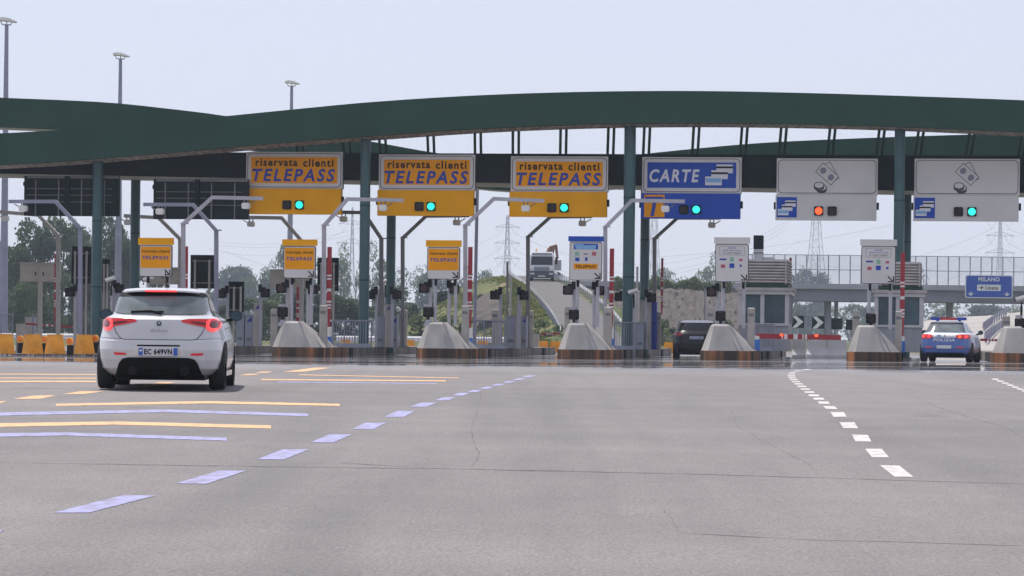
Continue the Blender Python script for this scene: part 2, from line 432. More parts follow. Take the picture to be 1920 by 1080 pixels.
wh = [[(1650, 873), (1686, 873.5), (1713, 895), (1677, 894.5)], [(1622, 842), (1653, 842), (1667, 858), (1635, 858)],
      [(1597, 815.5), (1627, 816), (1634, 828.5), (1604, 828)], [(1574, 792), (1602, 792), (1609, 803.5), (1581, 803)],
      [(1557, 773), (1582, 773), (1588, 782), (1563, 782)], [(1543, 761.5), (1565, 762), (1570.5, 767.5), (1549, 767)],
      [(1533, 753), (1553, 753), (1556, 757.5), (1536, 757.5)], [(1524, 746), (1543, 746), (1546, 750), (1527, 750)],
      [(1515, 740), (1534, 740), (1537, 743.3), (1518, 743.3)], [(1507, 734), (1525, 734), (1528, 737), (1510, 737)],
      [(1500, 728.5), (1517, 728.5), (1520, 731.3), (1503, 731.3)], [(1494, 723.5), (1510, 723.5), (1513, 726), (1497, 726)],
      [(1488, 719), (1504, 719), (1507, 721.3), (1491, 721.3)], [(1484, 715), (1499, 715), (1501, 717), (1486, 717)],
      [(1480, 711), (1495, 711), (1497, 713), (1482, 713)], [(1478, 707.5), (1492, 707.5), (1493, 709.3), (1479, 709.3)],
      [(1477, 704.3), (1491, 704.3), (1491, 706), (1477, 706)], [(1478, 701), (1491, 701), (1490, 702.6), (1477, 702.6)],
      [(1481, 698), (1493, 698), (1491, 699.5), (1479, 699.5)], [(1492, 695.2), (1504, 695.2), (1500, 696.6), (1487, 696.6)],
      [(1508, 692.6), (1522, 692.6), (1516, 694), (1503, 694)]]
marks('white_lane_marking', wh, 'paintwhite')
w2 = []
for i in range(9):
    k = i / 8; x = 1858 + 75 * k; y = 710 + 30 * k
    w2.append([(x, y), (x + 12, y), (x + 16, y + 2.4), (x + 4, y + 2.4)])
marks('white_lane_marking', w2, 'paintwhite')
ribbon('orange_chevron_marking', [[(105, 759.5, 4), (390, 754.5, 4.5), (637, 759.5, 4)], [(-30, 798, 7), (215, 793.5, 6), (508, 801, 6)]], 'paintorange')
ribbon('blue_chevron_marking', [[(-30, 777.5, 6), (310, 770.5, 5), (578, 778.5, 5)], [(-30, 816.5, 7), (120, 814, 6), (425, 824, 6)],
       [(520, 716.5, 1.5), (820, 719.5, 1.5)]], 'paintblue')
ribbon('orange_chevron_marking', [[(490, 712, 2), (836, 714.5, 2)], [(-20, 715.5, 2.4), (180, 715.5, 2.4)], [(-20, 709, 1.5), (180, 709.5, 1.5)], [(-20, 701.5, 1.5), (180, 702.5, 1.5)],
       [(560, 703, 1.2), (860, 709, 1.2)]], 'paintorange')
marks('orange_lane_marking', [[(-14, 757), (-2, 757), (14, 752.5), (0, 752.5)], [(24, 748.5), (75, 748), (106, 741.5), (62, 742)],
      [(117, 739.5), (160, 739), (196, 734), (150, 734)], [(245, 727), (280, 726), (332, 717), (300, 717)], [(448, 704), (475, 703.5), (512, 697), (490, 697)],
      [(530, 697.5), (570, 697), (622, 689.5), (590, 689.5)]], 'paintorange')
# tar seams and cracks
rnd = random.Random(4)
def jag(pts, amp, n):
    out = []
    for (x0, y0), (x1, y1) in zip(pts[:-1], pts[1:]):
        for i in range(n):
            k = i / n; out.append((x0 + (x1 - x0) * k + rnd.uniform(-amp, amp), y0 + (y1 - y0) * k + rnd.uniform(-amp, amp) * .3))
    return out + [pts[-1]]
def crack(pts, wpx, name='road_crack', mk='skid'):
    b = MB(); rows = []
    for i, (x, y) in enumerate(pts):
        t = wpx * (y - 640) / 240 * rnd.uniform(.25, 1.2)
        x1, y1 = pts[min(i + 1, len(pts) - 1)]; x0, y0 = pts[max(0, i - 1)]
        if abs(x1 - x0) > abs(y1 - y0) * 1.3: a, c = gp(x, y - t / 2), gp(x, y + t / 2)
        else: a, c = gp(x - t / 2, y), gp(x + t / 2, y)
        rows.append([(p.x, p.y, G(p.x, p.y) + .0015) for p in (a, c)])
    b.grid(rows); struct(name, b, mk)
crack(jag([(903, 728), (898, 762), (884, 800), (885, 825), (900, 852), (884, 876)], 2.2, 6), 1.5)
crack(jag([(1370, 765), (1384, 800), (1432, 828), (1480, 852), (1512, 868), (1536, 890)], 2, 7), 1.0)
crack(jag([(1700, 738), (1760, 764), (1830, 786), (1890, 803), (1922, 823)], 2, 6), 1.0)
crack(jag([(-10, 868), (240, 871), (560, 876), (900, 880), (1180, 886), (1540, 896), (1930, 908)], 1.5, 12), .9)
crack(jag([(1225, 938), (1262, 975), (1270, 1000), (1520, 1012), (1930, 1024)], 2, 8), .8)
crack(jag([(640, 868), (800, 878), (1030, 884), (1240, 888)], 1.5, 8), .7)
# pale far ramp and gravel on the right, behind the plaza
b = MB(); rows = []
for px, t, bt in ((1725, 606, 650), (1760, 597, 646), (1800, 594, 646), (1850, 592, 648), (1905, 586, 655), (1960, 580, 655), (2080, 572, 655), (2250, 566, 655), (2500, 575, 655), (2650, 620, 655)):
    a, c = P(px, t, 230), base(px, 40)
    m = (a + c) / 2
    rows.append([(c.x, c.y, G(c.x, c.y) + .02), tuple(c.lerp(a, .5)), tuple(a), (a.x + 3, a.y + 30, a.z), (a.x + 5, a.y + 34, G(a.x, a.y) - .5)])
b.grid(rows); struct('gravel_bank', b, 'gravel', True)
# ------------------------------------------------------------------ canopy
RZ = -T
def toll(px, py, a):            # a toll-frame point: (lateral metres from pixel, height)
    return TP(px, py, a)
def frame_thing(name, label, cat, px, a, py=650, up=0.0, group=None, rz=RZ):
    return thing(name, label, cat, base(px, a, py, up), rz, group)

def arch(name, label, a, depth, top, bot, soffit):
    """curved steel fascia beam; top / bot are the profile read along the beam"""
    def interp(tab, x):
        for i in range(len(tab) - 1):
            if x <= tab[i + 1][0]:
                x0, y0 = tab[i]; x1, y1 = tab[i + 1]
                m0 = (tab[i + 1][1] - tab[i - 1][1]) / (tab[i + 1][0] - tab[i - 1][0]) if i else (y1 - y0) / (x1 - x0)
                m1 = (tab[i + 2][1] - tab[i][1]) / (tab[i + 2][0] - tab[i][0]) if i + 2 < len(tab) else (y1 - y0) / (x1 - x0)
                hh = x1 - x0; t = (x - x0) / hh
                return (2*t**3-3*t**2+1)*y0 + (t**3-2*t**2+t)*hh*m0 + (-2*t**3+3*t**2)*y1 + (t**3-t**2)*hh*m1
        return tab[-1][1]
    r = thing(name, label, 'canopy', base(960, a), RZ)
    inv = (Matrix.Translation(r.location) @ Matrix.Rotation(RZ, 4, 'Z')).inverted()
    f = MB(); s = MB(); rf = []; rs = []; rt = []
    x0, x1 = top[0][0], top[-1][0]; N = 70
    for i in range(N + 1):
        px = x0 + (x1 - x0) * i / N
        p = inv @ toll(px, interp(top, px), a); q = inv @ toll(px, interp(bot, px), a)
        rf.append([p + Vector((0, .25, .0)), p, q, q + Vector((0, .12, -.02))])
        rs.append([q + Vector((0, .12, 0)), q + Vector((0, depth, 0)), ])
        rt.append([p + Vector((0, .25, .0)), p + Vector((0, depth, -.03)), q + Vector((0, depth, 0))])
    f.grid(rf); f.build('fascia', 'green', r, True)
    s.grid(rs); s.build('soffit', soffit, r)
    MB().grid(rt).build('roof_skin', 'green', r, True)
    return r, inv, interp
TOPF = [(-420, 262), (-250, 258), (-100, 253), (0, 250), (120, 243), (280, 231), (420, 218), (550, 205), (700, 191), (900, 178.5), (1100, 172), (1300, 170.5), (1500, 174), (1700, 180), (1920, 188), (2150, 200), (2400, 218)]
BOTF = [(-420, 318), (-250, 316), (-100, 313), (0, 309), (120, 302), (280, 289), (420, 277), (550, 266), (700, 254.5), (900, 241), (1100, 233), (1300, 230.5), (1500, 232.5), (1700, 238), (1920, 248), (2150, 262), (2400, 282)]
fr, finv, fint = arch('canopy_arch', 'long dark green front arch beam spanning above all the overhead signs', 8, 2.4, TOPF, BOTF, 'soffit')
TOPR = [(-420, 192), (-200, 182), (-60, 181), (0, 183), (200, 192), (300, 202), (420, 217), (560, 243), (700, 266), (800, 284), (900, 298), (1000, 303), (1100, 300), (1250, 284), (1400, 270), (1500, 264), (1700, 256), (1920, 250), (2150, 248), (2400, 252)]
BOTR = [(x, y + 55) for x, y in TOPR]
rr_, rinv, rint = arch('canopy_arch', 'dark green rear arch beam rising behind the front arch at both ends', 21, 2.2, TOPR, BOTR, 'soffit2')
# flat girder slab carrying the signs
gt = [(x, 283 + .0135 * (x - 550)) for x in (-420, 550, 2400)]
gb = [(x, 342.5 + .0125 * (x - 550)) for x in (-420, 550, 2400)]
gt = [(-420, 284), (0, 288), (550, 285), (1200, 288), (1900, 296), (2400, 301)]
gb = [(-420, 318), (0, 322), (240, 329), (550, 338.5), (900, 344.5), (1200, 348), (1600, 351.5), (1920, 354), (2400, 358)]
r = thing('canopy_girder', 'straight dark girder slab under the arches with overhead signs hung on its face', 'girder', base(960, 10.8), RZ)
ginv = (Matrix.Translation(r.location) @ Matrix.Rotation(RZ, 4, 'Z')).inverted()
zt = (ginv @ toll(1200, 289, 10.8)).z; zb = (ginv @ toll(1200, 348, 10.8)).z
zt0 = (ginv @ toll(300, 285, 10.8)).z; zb0 = (ginv @ toll(300, 331, 10.8)).z
xa, xb = (ginv @ toll(-420, 300, 10.8)).x, (ginv @ toll(2400, 300, 10.8)).x
xs0, xs1 = (ginv @ toll(300, 300, 10.8)).x, (ginv @ toll(1200, 300, 10.8)).x
def lin(z0, z1, x): return z0 + (z1 - z0) * (x - xs0) / (xs1 - xs0)
f = MB(); rws = []
f.add([(xa, 0, lin(zb0, zb, xa)), (xb, 0, lin(zb0, zb, xb)), (xb, 0, lin(zt0, zt, xb)), (xa, 0, lin(zt0, zt, xa)),
       (xa, 3.6, lin(zb0, zb, xa) + .02), (xb, 3.6, lin(zb0, zb, xb) + .02), (xb, 3.6, lin(zt0, zt, xb)), (xa, 3.6, lin(zt0, zt, xa))],
      [(0, 1, 2, 3), (3, 2, 6, 7), (5, 4, 7, 6), (0, 3, 7, 4), (1, 5, 6, 2)]).build('face', 'girder', r)
MB().add([(xa, 0.02, lin(zb0, zb, xa)-.005), (xb, 0.02, lin(zb0, zb, xb)-.005), (xb, 3.58, lin(zb0, zb, xb) - .005), (xa, 3.58, lin(zb0, zb, xa) - .005)], [(0, 1, 2, 3)]).build('soffit', 'soffit2', r)
# strut pairs between girder and front arch
for px in (560, 647, 714, 804, 892, 963, 1052, 1141, 1208, 1300, 1390, 1463, 1554, 1646, 1719, 1814, 1912):
    p = ginv @ toll(px, 290, 10.8); x = p.x
    q = finv @ toll(px, fint(BOTF, px), 8)
    z1 = q.z + (fr.location.z - r.location.z); z0 = lin(zt0, zt, x)
    for d0, d1, dx in ((.3, -.75, -.07), (.6, -.45, .12)):
        MB().tube([(x + dx, d0, z0 - .05), (x + dx + .13, d1, z1 + .03)], .055, 6).build('strut', 'green', r)
# columns
def column(px, a, wpx, toppy, label):
    p = base(px, a); t = thing('canopy_column', label, 'column', p, RZ, 'green columns of the toll canopy')
    D = p.y; rad = wpx / 2 * D / F; top = toll(px, toppy, a).z - p.z
    MB().tube([(0, 0, .0), (0, 0, top)], rad, 20).build('shaft', 'column', t, True)
    MB().tube([(0, 0, 0), (0, 0, .08)], rad * 1.5, 20).build('base_plate', 'galvdark', t, True)
    for zz in (.34, .68): MB().tube([(0, 0, top * zz), (0, 0, top * zz + .05)], rad * 1.025, 20).build('weld_collar', 'green', t, True)
    return t
column(180, 9.4, 20, 300, 'green front column rising behind the white hatchback, leftmost in view')
column(681.5, 9.4, 19.5, 255, 'green front column between the leftmost and middle yellow overhead signs')
column(1177, 9.4, 22, 231, 'green front column between the rightmost yellow sign and the blue overhead sign')
column(1683, 9.4, 20, 237, 'green front column between the two white overhead signs')
column(251, 14, 18, 334, 'darker green rear column seen left of the leftmost small lane sign')
column(731, 14, 17.5, 345, 'darker green rear column below the middle yellow overhead sign')
column(1207, 14, 17.5, 348, 'darker green rear column below the left edge of the blue overhead sign')
column(1699, 14, 14, 352, 'darker green rear column just right of the rightmost front column')

# ------------------------------------------------------------------ overhead lane signs
def lights(t, x1, x2, z, r, red, green, y=-.10):
    for x, lit, mk in ((x1, red, 'redlight'), (x2, green, 'greenlight')):
        h = MB().prism(rr(x - r * 1.22, x + r * 1.22, z - r * 1.22, z + r * 1.22, r * .35), y - .06, y)
        h = h.build('signal_box', 'black', t)
        MB().prism(circ(x, z, r), y - .085, y - .055).build('lens', mk if lit else 'lensoff', h)
        hood = MB(); k = 12; rows = []
        for i in range(k + 1):
            an = math.pi * i / k
            rows.append([(x + r * 1.08 * math.cos(an), y - .06, z + r * 1.08 * math.sin(an)), (x + r * 1.08 * math.cos(an), y - .15, z + r * 1.08 * math.sin(an))])
        hood.grid(rows).build('hood', 'black', h)

def cards(t, x, z, w, h, y, small=False):
    """a fan of three bank cards"""
    k = w; b = MB(); d = MB(); p = MB()
    for i, (ox, oz) in enumerate(((.40, .58), (.22, .30), (0, 0))):
        cx, cz = x + ox * w, z + oz * h; cw, ch = .6 * w, .42 * h
        yy = y - .004 * (i + 1)
        b.prism(rr(cx, cx + cw, cz, cz + ch, .02), yy - .003, yy)
        if i < 2: d.prism([(cx, cz + ch * .55), (cx + cw, cz + ch * .55), (cx + cw, cz + ch * .78), (cx, cz + ch * .78)], yy - .005, yy - .003)
        else: p.prism([(cx + .05 * cw, cz + ch * .33), (cx + .95 * cw, cz + ch * .33), (cx + .95 * cw, cz + ch * .8), (cx + .05 * cw, cz + ch * .8)], yy - .005, yy - .003)
    o = b.build('card_symbol', 'textwhite', t); d.build('card_stripe', 'textblack', o); p.build('card_print', 'paleblue', o)
    return o

def overhead(label, x0, x1, yt, ym, yb, kind, red, green, lx, extra=None):
    a = 10.0; c = (x0 + x1) / 2
    pb = toll(c, yb, a); D = pb.y; mpp = D / F
    W = (x1 - x0) * mpp; Ht = (ym - yt) * mpp; Hb = (yb - ym) * mpp
    t = thing('overhead_lane_sign', label, 'overhead sign', pb, RZ, 'overhead lane signs on the toll canopy')
    face = {'y': 'amber', 'b': 'signblue', 'w': 'signwhite'}[kind]; low = {'y': 'yellow', 'b': 'signblue', 'w': 'signwhite'}[kind]
    MB().span(-W / 2, W / 2, .12, .42, Hb, Hb + Ht).build('box_body', 'signedge', t)
    MB().prism([(-W / 2, Hb + .005), (W / 2, Hb + .005), (W / 2, Hb + Ht), (-W / 2, Hb + Ht)], .085, .118).build('upper_board', 'signwhite', t)
    z0, z1 = Hb + .05, Hb + Ht - .05
    MB().prism(rr(-W / 2 + .05, W / 2 - .05, z0, z1, .16), .080, .084).build('black_outline', 'signedge', t)
    MB().prism(rr(-W / 2 + .075, W / 2 - .075, z0 + .025, z1 - .025, .14), .074, .079).build('inner_board', 'signwhite', t)
    MB().span(-W / 2 - .03, W / 2 - .03, -.02, .32, 0, Hb - .006).build('lower_panel', low, t)
    MB().span(-W / 2 - .10, -W / 2 - .032, .05, .2, Hb * .42, Hb * .70).build('side_clip', 'black', t)
    MB().span(W / 2 - .028, W / 2 + .06, .05, .2, Hb * .42, Hb * .70).build('side_clip', 'black', t)
    MB().span(-W * .3, -W * .3 + .1, .42, 1.1, Hb + .5, Hb + .62).build('bracket', 'galvdark', t)
    MB().span(W * .3 - .1, W * .3, .42, 1.1, Hb + .5, Hb + .62).build('bracket', 'galvdark', t)
    if kind != 'w':
        MB().prism([(-W / 2 + .2, z0 + .16), (W / 2 - .2, z0 + .16), (W / 2 - .2, z1 - .15), (-W / 2 + .2, z1 - .15)], .068, .073).build('coloured_face', face, t)
    zc = (z0 + z1) / 2
    if kind == 'y':
        text('riservata', 'textblack', 1.66, .29, t, (-.70, .067, zc + .30), 0, .03, sp=1.22); text('clienti', 'textblack', 1.20, .31, t, (.95, .067, zc + .29), 0, .03, sp=1.25)
        text('TELEPASS', 'textblue', 3.28, .50, t, (-.02, .067, zc - .19), .2, .03, sp=1.28)
    if kind == 'b':
        text('CARTE', 'textwhite', 1.92, .50, t, (-.66, .067, zc - .02), .18, .03, sp=1.25)
        cards(t, .52, zc - .38, 1.05, .80, .066)
        e = MB().prism([(-W / 2 + .1, .05), (-W / 2 + .88, .05), (-W / 2 + .88, Hb - .06), (-W / 2 + .1, Hb - .06)], -.03, -.021).build('lane_badge', 'amber', t)
        MB().prism([(-W / 2 + .14, Hb * .70), (-W / 2 + .84, Hb * .70), (-W / 2 + .84, Hb * .86), (-W / 2 + .62, Hb * .86), (-W / 2 + .60, Hb*.86), (-W / 2 + .14, Hb * .86)], -.036, -.0305).build('badge_bar', 'textblue', e)
        MB().prism([(-W / 2 + .34, .09), (-W / 2 + .48, .09), (-W / 2 + .58, Hb * .70), (-W / 2 + .44, Hb * .70)], -.036, -.0305).build('badge_stem', 'textblue', e)
    if kind == 'w':
        def rot(pts, cx, cz, an): return [(cx + x * math.cos(an) - z * math.sin(an), cz + x * math.sin(an) + z * math.cos(an)) for x, z in pts]
        def note(cx, cz, an, w, h, y, spots):
            o = MB(); q = rot([(-w / 2, -h / 2), (w / 2, -h / 2), (w / 2, h / 2), (-w / 2, h / 2)], cx, cz, an)
            o.prism(q, y, y + .002, 0)
            i = .022; q2 = rot([(-w / 2 + i, -h / 2 + i), (w / 2 - i, -h / 2 + i), (w / 2 - i, h / 2 - i), (-w / 2 + i, h / 2 - i)], cx, cz, an)
            o.prism(q2, y - .002, y - .0005, 1)
            if spots:
                for s in (-.19, .19): o.prism(rot(circ(s * w / .78, 0, .115, 18, .13), cx, cz, an), y - .005, y - .003, 2)
            o.build('banknote_symbol', ['signedge', 'signwhite', 'printgrey'], t)
        note(.10, zc + .16, R(-62), .74, .42, .070, False)
        note(-.0, zc + .10, R(-41), .80, .46, .064, True)
        o = MB()
        for cx, cz in ((-.20, -.42), (-.30, -.33)):
            yy = .068 if cx > -.25 else .064
            o.prism(circ(cx, zc + cz - .08, .20, 24, .13), yy, yy + .003, 0)
            o.prism(circ(cx, zc + cz, .20, 24, .13), yy - .002, yy - .0005, 0); o.prism(circ(cx, zc + cz, .165, 24, .10), yy - .004, yy - .0025, 1)
        o.build('coin_symbol', ['signedge', 'signwhite'], t)
        e = MB().prism([(-W / 2 + .02, .10), (-W / 2 + .78, .10), (-W / 2 + .78, Hb - .1), (-W / 2 + .02, Hb - .1)], -.030, -.021).build('card_badge', 'signblue', t)
        c_ = cards(t, -W / 2 + .06, .18, .68, .56, -.031)
    lights(t, (lx[0] - c) * mpp, (lx[1] - c) * mpp, Hb * .36, .142, red, green, -.022)
    return t
overhead('yellow overhead lane sign with green light, leftmost of three, beside the tall left arch end', 458, 642, 284.5, 353.5, 401.5, 'y', 0, 1, (538, 562))
overhead('yellow overhead lane sign with green light, middle of three, right of the second front column', 707.5, 890, 289.5, 356.5, 404.5, 'y', 0, 1, (786, 808.5))
overhead('yellow overhead lane sign with green light, rightmost of three, above the truck', 955.5, 1139, 293, 359.5, 406.5, 'y', 0, 1, (1034.5, 1058))
overhead('blue overhead lane sign with white bank cards and a small yellow badge', 1202.5, 1389, 294.5, 362.5, 410, 'b', 0, 1, (1282, 1305.5))
overhead('white overhead lane sign with banknotes and coins, its red light lit', 1455.5, 1644, 297, 365, 413, 'w', 1, 0, (1535, 1560))
overhead('white overhead lane sign with banknotes and coins, its green light lit', 1714.5, 1910, 297.5, 366, 414.5, 'w', 0, 1, (1797, 1822))

# reverse sides of the panels over the oncoming lanes
def back_panel(label, x0, x1, yt, yb):
    a = 9.6; c = (x0 + x1) / 2; pb = toll(c, yb, a); mpp = pb.y / F; W = (x1 - x0) * mpp; Hh = (yb - yt) * mpp
    t = thing('overhead_sign_back', label, 'overhead sign', pb, RZ, 'backs of overhead signs for oncoming lanes')
    MB().span(-W / 2, W / 2, 0, .18, 0, Hh).build('panel', 'girder', t)
    MB().span(-W / 2 + .12, W / 2, -.04, -.003, Hh - .09, Hh - .02).build('top_rail', 'galvdark', t)
    for i in range(4):
        x = -W / 2 + .48 + i * .92; MB().span(x - .02, x + .02, -.05, -.003, .02, Hh - .145).build('upright', 'galvdark', t)
    for i, z in enumerate((.68, .52, .35)):
        MB().span(-W / 2 + .12, W / 2 - .25, -.072, -.052, Hh * z - .011, Hh * z + .011).build('cross_rail', 'galvdark', t)
    MB().span(-W / 2 + 1.68, -W / 2 + 1.86, -.19, -.074, Hh * .25, Hh - .02).build('cable_duct', 'girder', t)
    for z in (.25, .75): MB().span(-W / 2 - .05, -W / 2 - .003, .02, .14, Hh * z, Hh * z + .16).build('side_clip', 'black', t)
back_panel('dark framed back of an overhead sign over the far left oncoming lane', 42, 225, 330, 405)
back_panel('dark framed back of an overhead sign left of the leftmost yellow sign', 285, 467, 336, 411)
# ------------------------------------------------------------------ islands, noses, lane furniture
KH = .33
IS = ['behind the white hatchback', 'below the leftmost yellow overhead sign', 'below the middle yellow overhead sign', 'below the rightmost yellow overhead sign',
      'below the blue overhead sign', 'below the white overhead sign with red light', 'below the white overhead sign with green light']
NL = [234, 503, 775, 1041, 1310, 1586, 1862]
LEN = [27, 27, 27, 28, 28, 30, 30]
for i, nl in enumerate(NL):
    p0 = base(nl, 0, 652); loc = Vector((p0.x + .95 * CT, p0.y - .95 * ST, p0.z))
    t = thing('toll_island', 'kerbed concrete toll island with stained front end, ' + IS[i], 'toll island', loc, RZ, 'toll islands between the lanes')
    L = LEN[i]; wd = .94
    MB().slab([(-wd, .55), (-.62, 0), (.62, 0), (wd, .55), (wd, 5), (-wd, 5)], 0, KH).build('kerb_nose', 'kerbrust', t)
    MB().slab([(-wd, 5.002), (wd, 5.002), (wd, L), (-wd, L)], 0, KH - .01).build('kerb', 'kerb', t)
    MB().span(wd + .004, wd + .06, 5.6, 6.1, .0, KH - .03).build('rubber_fender', 'black', t)
    if i != 5: MB().span(wd + .004, wd + .06, 22.2, 22.9, .0, KH - .03).build('rubber_fender', 'black', t)
    # the tall concrete impact nose
    s = MB(); z0, z1, z2 = KH, KH + .86, KH + .93
    bot = [(-.90, .50), (-.62, .06), (.40, .06), (.90, .62), (.90, 3.4), (-.90, 3.4)]
    top = [(-.60, .70), (-.46, .48), (.02, .48), (.10, .75), (.10, 1.45), (-.60, 1.45)]
    top2 = [(-.52, .80), (-.42, .60), (-.02, .60), (.03, .82), (.03, 1.38), (-.52, 1.38)]
    s.slab(bot, z0, z1, 0, top); s.slab(top, z1 + .0, z2, 0, top2)
    s.build('impact_nose', 'concrete', t)

def signal(px, py, a, sz, label, red=False, hood=True, side=1, short=False):
    """black square lamp head on a bracket from a pole"""
    D = TD(px, a, py); p = P(px, py, D); mpp = D / F; s = sz * mpp
    g = G(p.x, p.y) + KH - .02; z = p.z - g
    t = thing('signal_lamp', label, 'signal lamp', (p.x, p.y, g), RZ, 'small black lane signal lamps')
    MB().prism(rr(-s / 2, s / 2, z - s / 2, z + s / 2, s * .12), -.08, .12).build('housing', 'black', t)
    MB().prism(circ(0, z, s * .36), -.10, -.082).build('lens', 'lensred' if red else 'lensoff', t)
    rows = []
    for i in range(13):
        an = math.pi * i / 12
        rows.append([(s * .42 * math.cos(an), -.08, z + s * .42 * math.sin(an)), (s * .42 * math.cos(an), -.26, z + s * .42 * math.sin(an) - .02)])
    MB().grid(rows).build('hood', 'black', t)
    if short:
        MB().tube([(.0, .02, z - s / 2 - .10), (.0, .02, z - s / 2 + .01)], .05, 8).build('neck', 'black', t)
        MB().slab([(-.16, -.1), (.16, -.1), (.16, .16), (-.16, .16)], z - s / 2 - .32, z - s / 2 - .10, 0, [(-.07, -.05), (.07, -.05), (.07, .09), (-.07, .09)]).build('plinth', 'galv', t)
        MB().box((-.04, .04, z + s / 2 + .06), (.22, .16, .09)).build('cap', 'galv', t)
    else:
        x = side * s * .62
        b = MB().span(x - .07, x + .07, -.02, .1, z + s * .1, z + s * .95); b.span(min(0, x), max(0, x), 0, .06, z + s * .5, z + s * .5 + .06)
        b.build('bracket', 'black', t)
        MB().tube([(x, .18, 0), (x, .18, z + s * .9)], .065, 8).build('pole', 'galv', t, True)
    return t
for px, py, i in ((530, 585, 1), (803, 585, 2), (1076, 590, 3), (1351, 592.5, 4), (1633, 597.5, 5), (1912, 606, 6)):
    signal(px, py, 1.0, 18.5, 'black lamp on top of the nose ' + IS[i], False, short=True)
for px, py, sd, l in ((527, 541, 1, 'red-lensed lamp left beneath the small sign, ' + IS[1]),
                      (587, 543, -1, 'red-lensed lamp right beneath the small sign, ' + IS[1]),
                      (795, 540.5, 1, 'red-lensed lamp left beneath the small sign, ' + IS[2]),
                      (852, 541.5, -1, 'red-lensed lamp right beneath the small sign, ' + IS[2]),
                      (1064.5, 544, 1, 'black lamp with dark red lens under the small blue-topped sign, left one'),
                      (1124, 545, -1, 'black lamp with dark red lens right below the small blue-topped sign'),
                      (1334, 547.5, 1, 'black lamp with dark red lens at the left under the first small white sign')):
    signal(px, py, 2.4, 17.5, l, True, side=sd)
for px, py, sd, l in ((497.5, 549.5, -1, 'dark lamp on a pole between the white hatchback and the first small sign'),
                      (744.5, 553, -1, 'dark lamp in front of the rear column below the middle yellow sign'),
                      (694.5, 553, 1, 'narrow dark lamp just right of the second front column'),
                      (927.5, 553.5, 1, 'dark lamp left of the tall dark pole in front of the ramp'),
                      (983, 554, -1, 'dark lamp left of the angled mast below the truck'),
                      (1161, 556.5, 1, 'dark lamp at the left edge of the third front column'),
                      (1222, 558.5, -1, 'dark lamp right of the rear column beneath the blue sign'),
                      (415, 551, 1, 'dark lamp just right of the white hatchback roof'),
                      (131, 548, 1, 'dark lamp left of the leftmost front column'),
                      (224, 541, -1, 'dark lamp above the roof of the white hatchback, left end')):
    signal(px, py, 11.5, 16.5, l, False, side=sd)

def mast(px, bend_y, dx, dy, tipx, tipy, a, wpx, mk, label, camx=None, onisl=True):
    p = base(px, a, 650, KH - .02 if onisl else 0); D = p.y; mpp = D / F
    t = thing('gantry_mast', label, 'mast', p, RZ, 'angled steel masts reaching over the lanes')
    def q(x, y):
        v = P(x, y, D); return ((v.x - p.x) / CT, 0, v.z - p.z)
    r = wpx * mpp / 2 * 1.25
    MB().tube([(0, 0, 0), q(px, bend_y)], r, 4, 0, phase=R(45)).build('post', mk, t)
    MB().tube([q(px, bend_y + 1), q(dx, dy), q(tipx, tipy)], r * .92, 4, 0, phase=R(45)).build('arm', mk, t)
    zz = q(px, bend_y)[2]; MB().box((0, 0, zz), (r * 2.6, r * 2.6, .04)).build('flange', mk, t)
    MB().box((0, 0, .03), (.4, .4, .06)).build('base_plate', 'galvdark', t)
    if camx:
        c = q(camx, tipy + 4); s = 1 if tipx > px else -1
        k = MB().prism(rr(c[0] - .14, c[0] + .14, c[2] - .30, c[2] - .08, .06), -.16, .10); k = k.build('reader_box', 'mastlamp', t)
        b = MB().span(c[0] - .09, c[0] - .05, -.02, .02, c[2] - .08, c[2] + .1); b.span(c[0] + .05, c[0] + .09, -.02, .02, c[2] - .08, c[2] + .1)
        b.tube([(c[0] + .14 * s, -.02, c[2] - .14), (c[0] + .34 * s, -.02, c[2] - .02)], .02, 5); b.build('hanger', 'galvdark', k)
    return t
for px, by, dx, dy, tx, ty, cx, i in ((343.5, 419, 399, 370.5, 495, 373, 463, 0), (607.5, 422, 652, 373.5, 757, 376.5, 719, 1), (872.5, 422, 926, 373, 1020, 377.5, 986, 2), (1135, 425, 1185, 376, 1283, 378.5, 1247, 3)):
    mast(px, by, dx, dy, tx, ty, 2.6, 8.2, 'galv', 'pale grey near mast with arm bent right, ' + IS[i], cx)
for px, by, dx, dy, tx, ty, cx, l in ((755, 445.5, 799, 405.5, 880, 405, 857, 'dark far mast bent right, right of the rear column below the middle yellow sign'),
                                  (990, 443.5, 1032, 407, 1110, 406.5, 1092, 'dark far mast bent right, directly left of the truck'),
                                  (1227, 447, 1270, 409, 1350, 409.5, 1334, 'dark far mast bent right, right of the rear column under the blue sign')):
    mast(px, by, dx, dy, tx, ty, 13, 7.6, 'galvdark', l, cx)
for px, by, dx, dy, tx, ty, cx, a, mk, l in ((150.5, 427, 103, 377.5, 14, 377, 42, 4, 'galvblue', 'blue-grey mast bent left, just left of the leftmost front column'),
                                         (405.5, 431.5, 361, 383.5, 267, 382.5, 299, 4, 'galvblue', 'blue-grey mast bent left, between small yellow sign and mast behind the hatchback'),
                                         (109, 441, 71, 403, -6, 396.5, 8, 16, 'galvtan', 'tan mast bent left, beside the tan cabinet at the far left'),
                                         (338, 447.5, 297, 408, 231, 404, 239, 16, 'galvtan', 'tan mast bent left, its foot hidden behind the white hatchback'),
                                         (565, 450, 528, 408.5, 462, 407, 470, 16, 'galvtan', 'tan mast bent left, rising behind the first small sign of the visible islands'),
                                         (715, 447, 682, 398.5, 636, 397.5, 644, 13, 'galvdark', 'dark mast bent left, between the front and rear columns below the middle sign')):
    mast(px, by, dx, dy, tx, ty, a, 8, mk, l, cx)

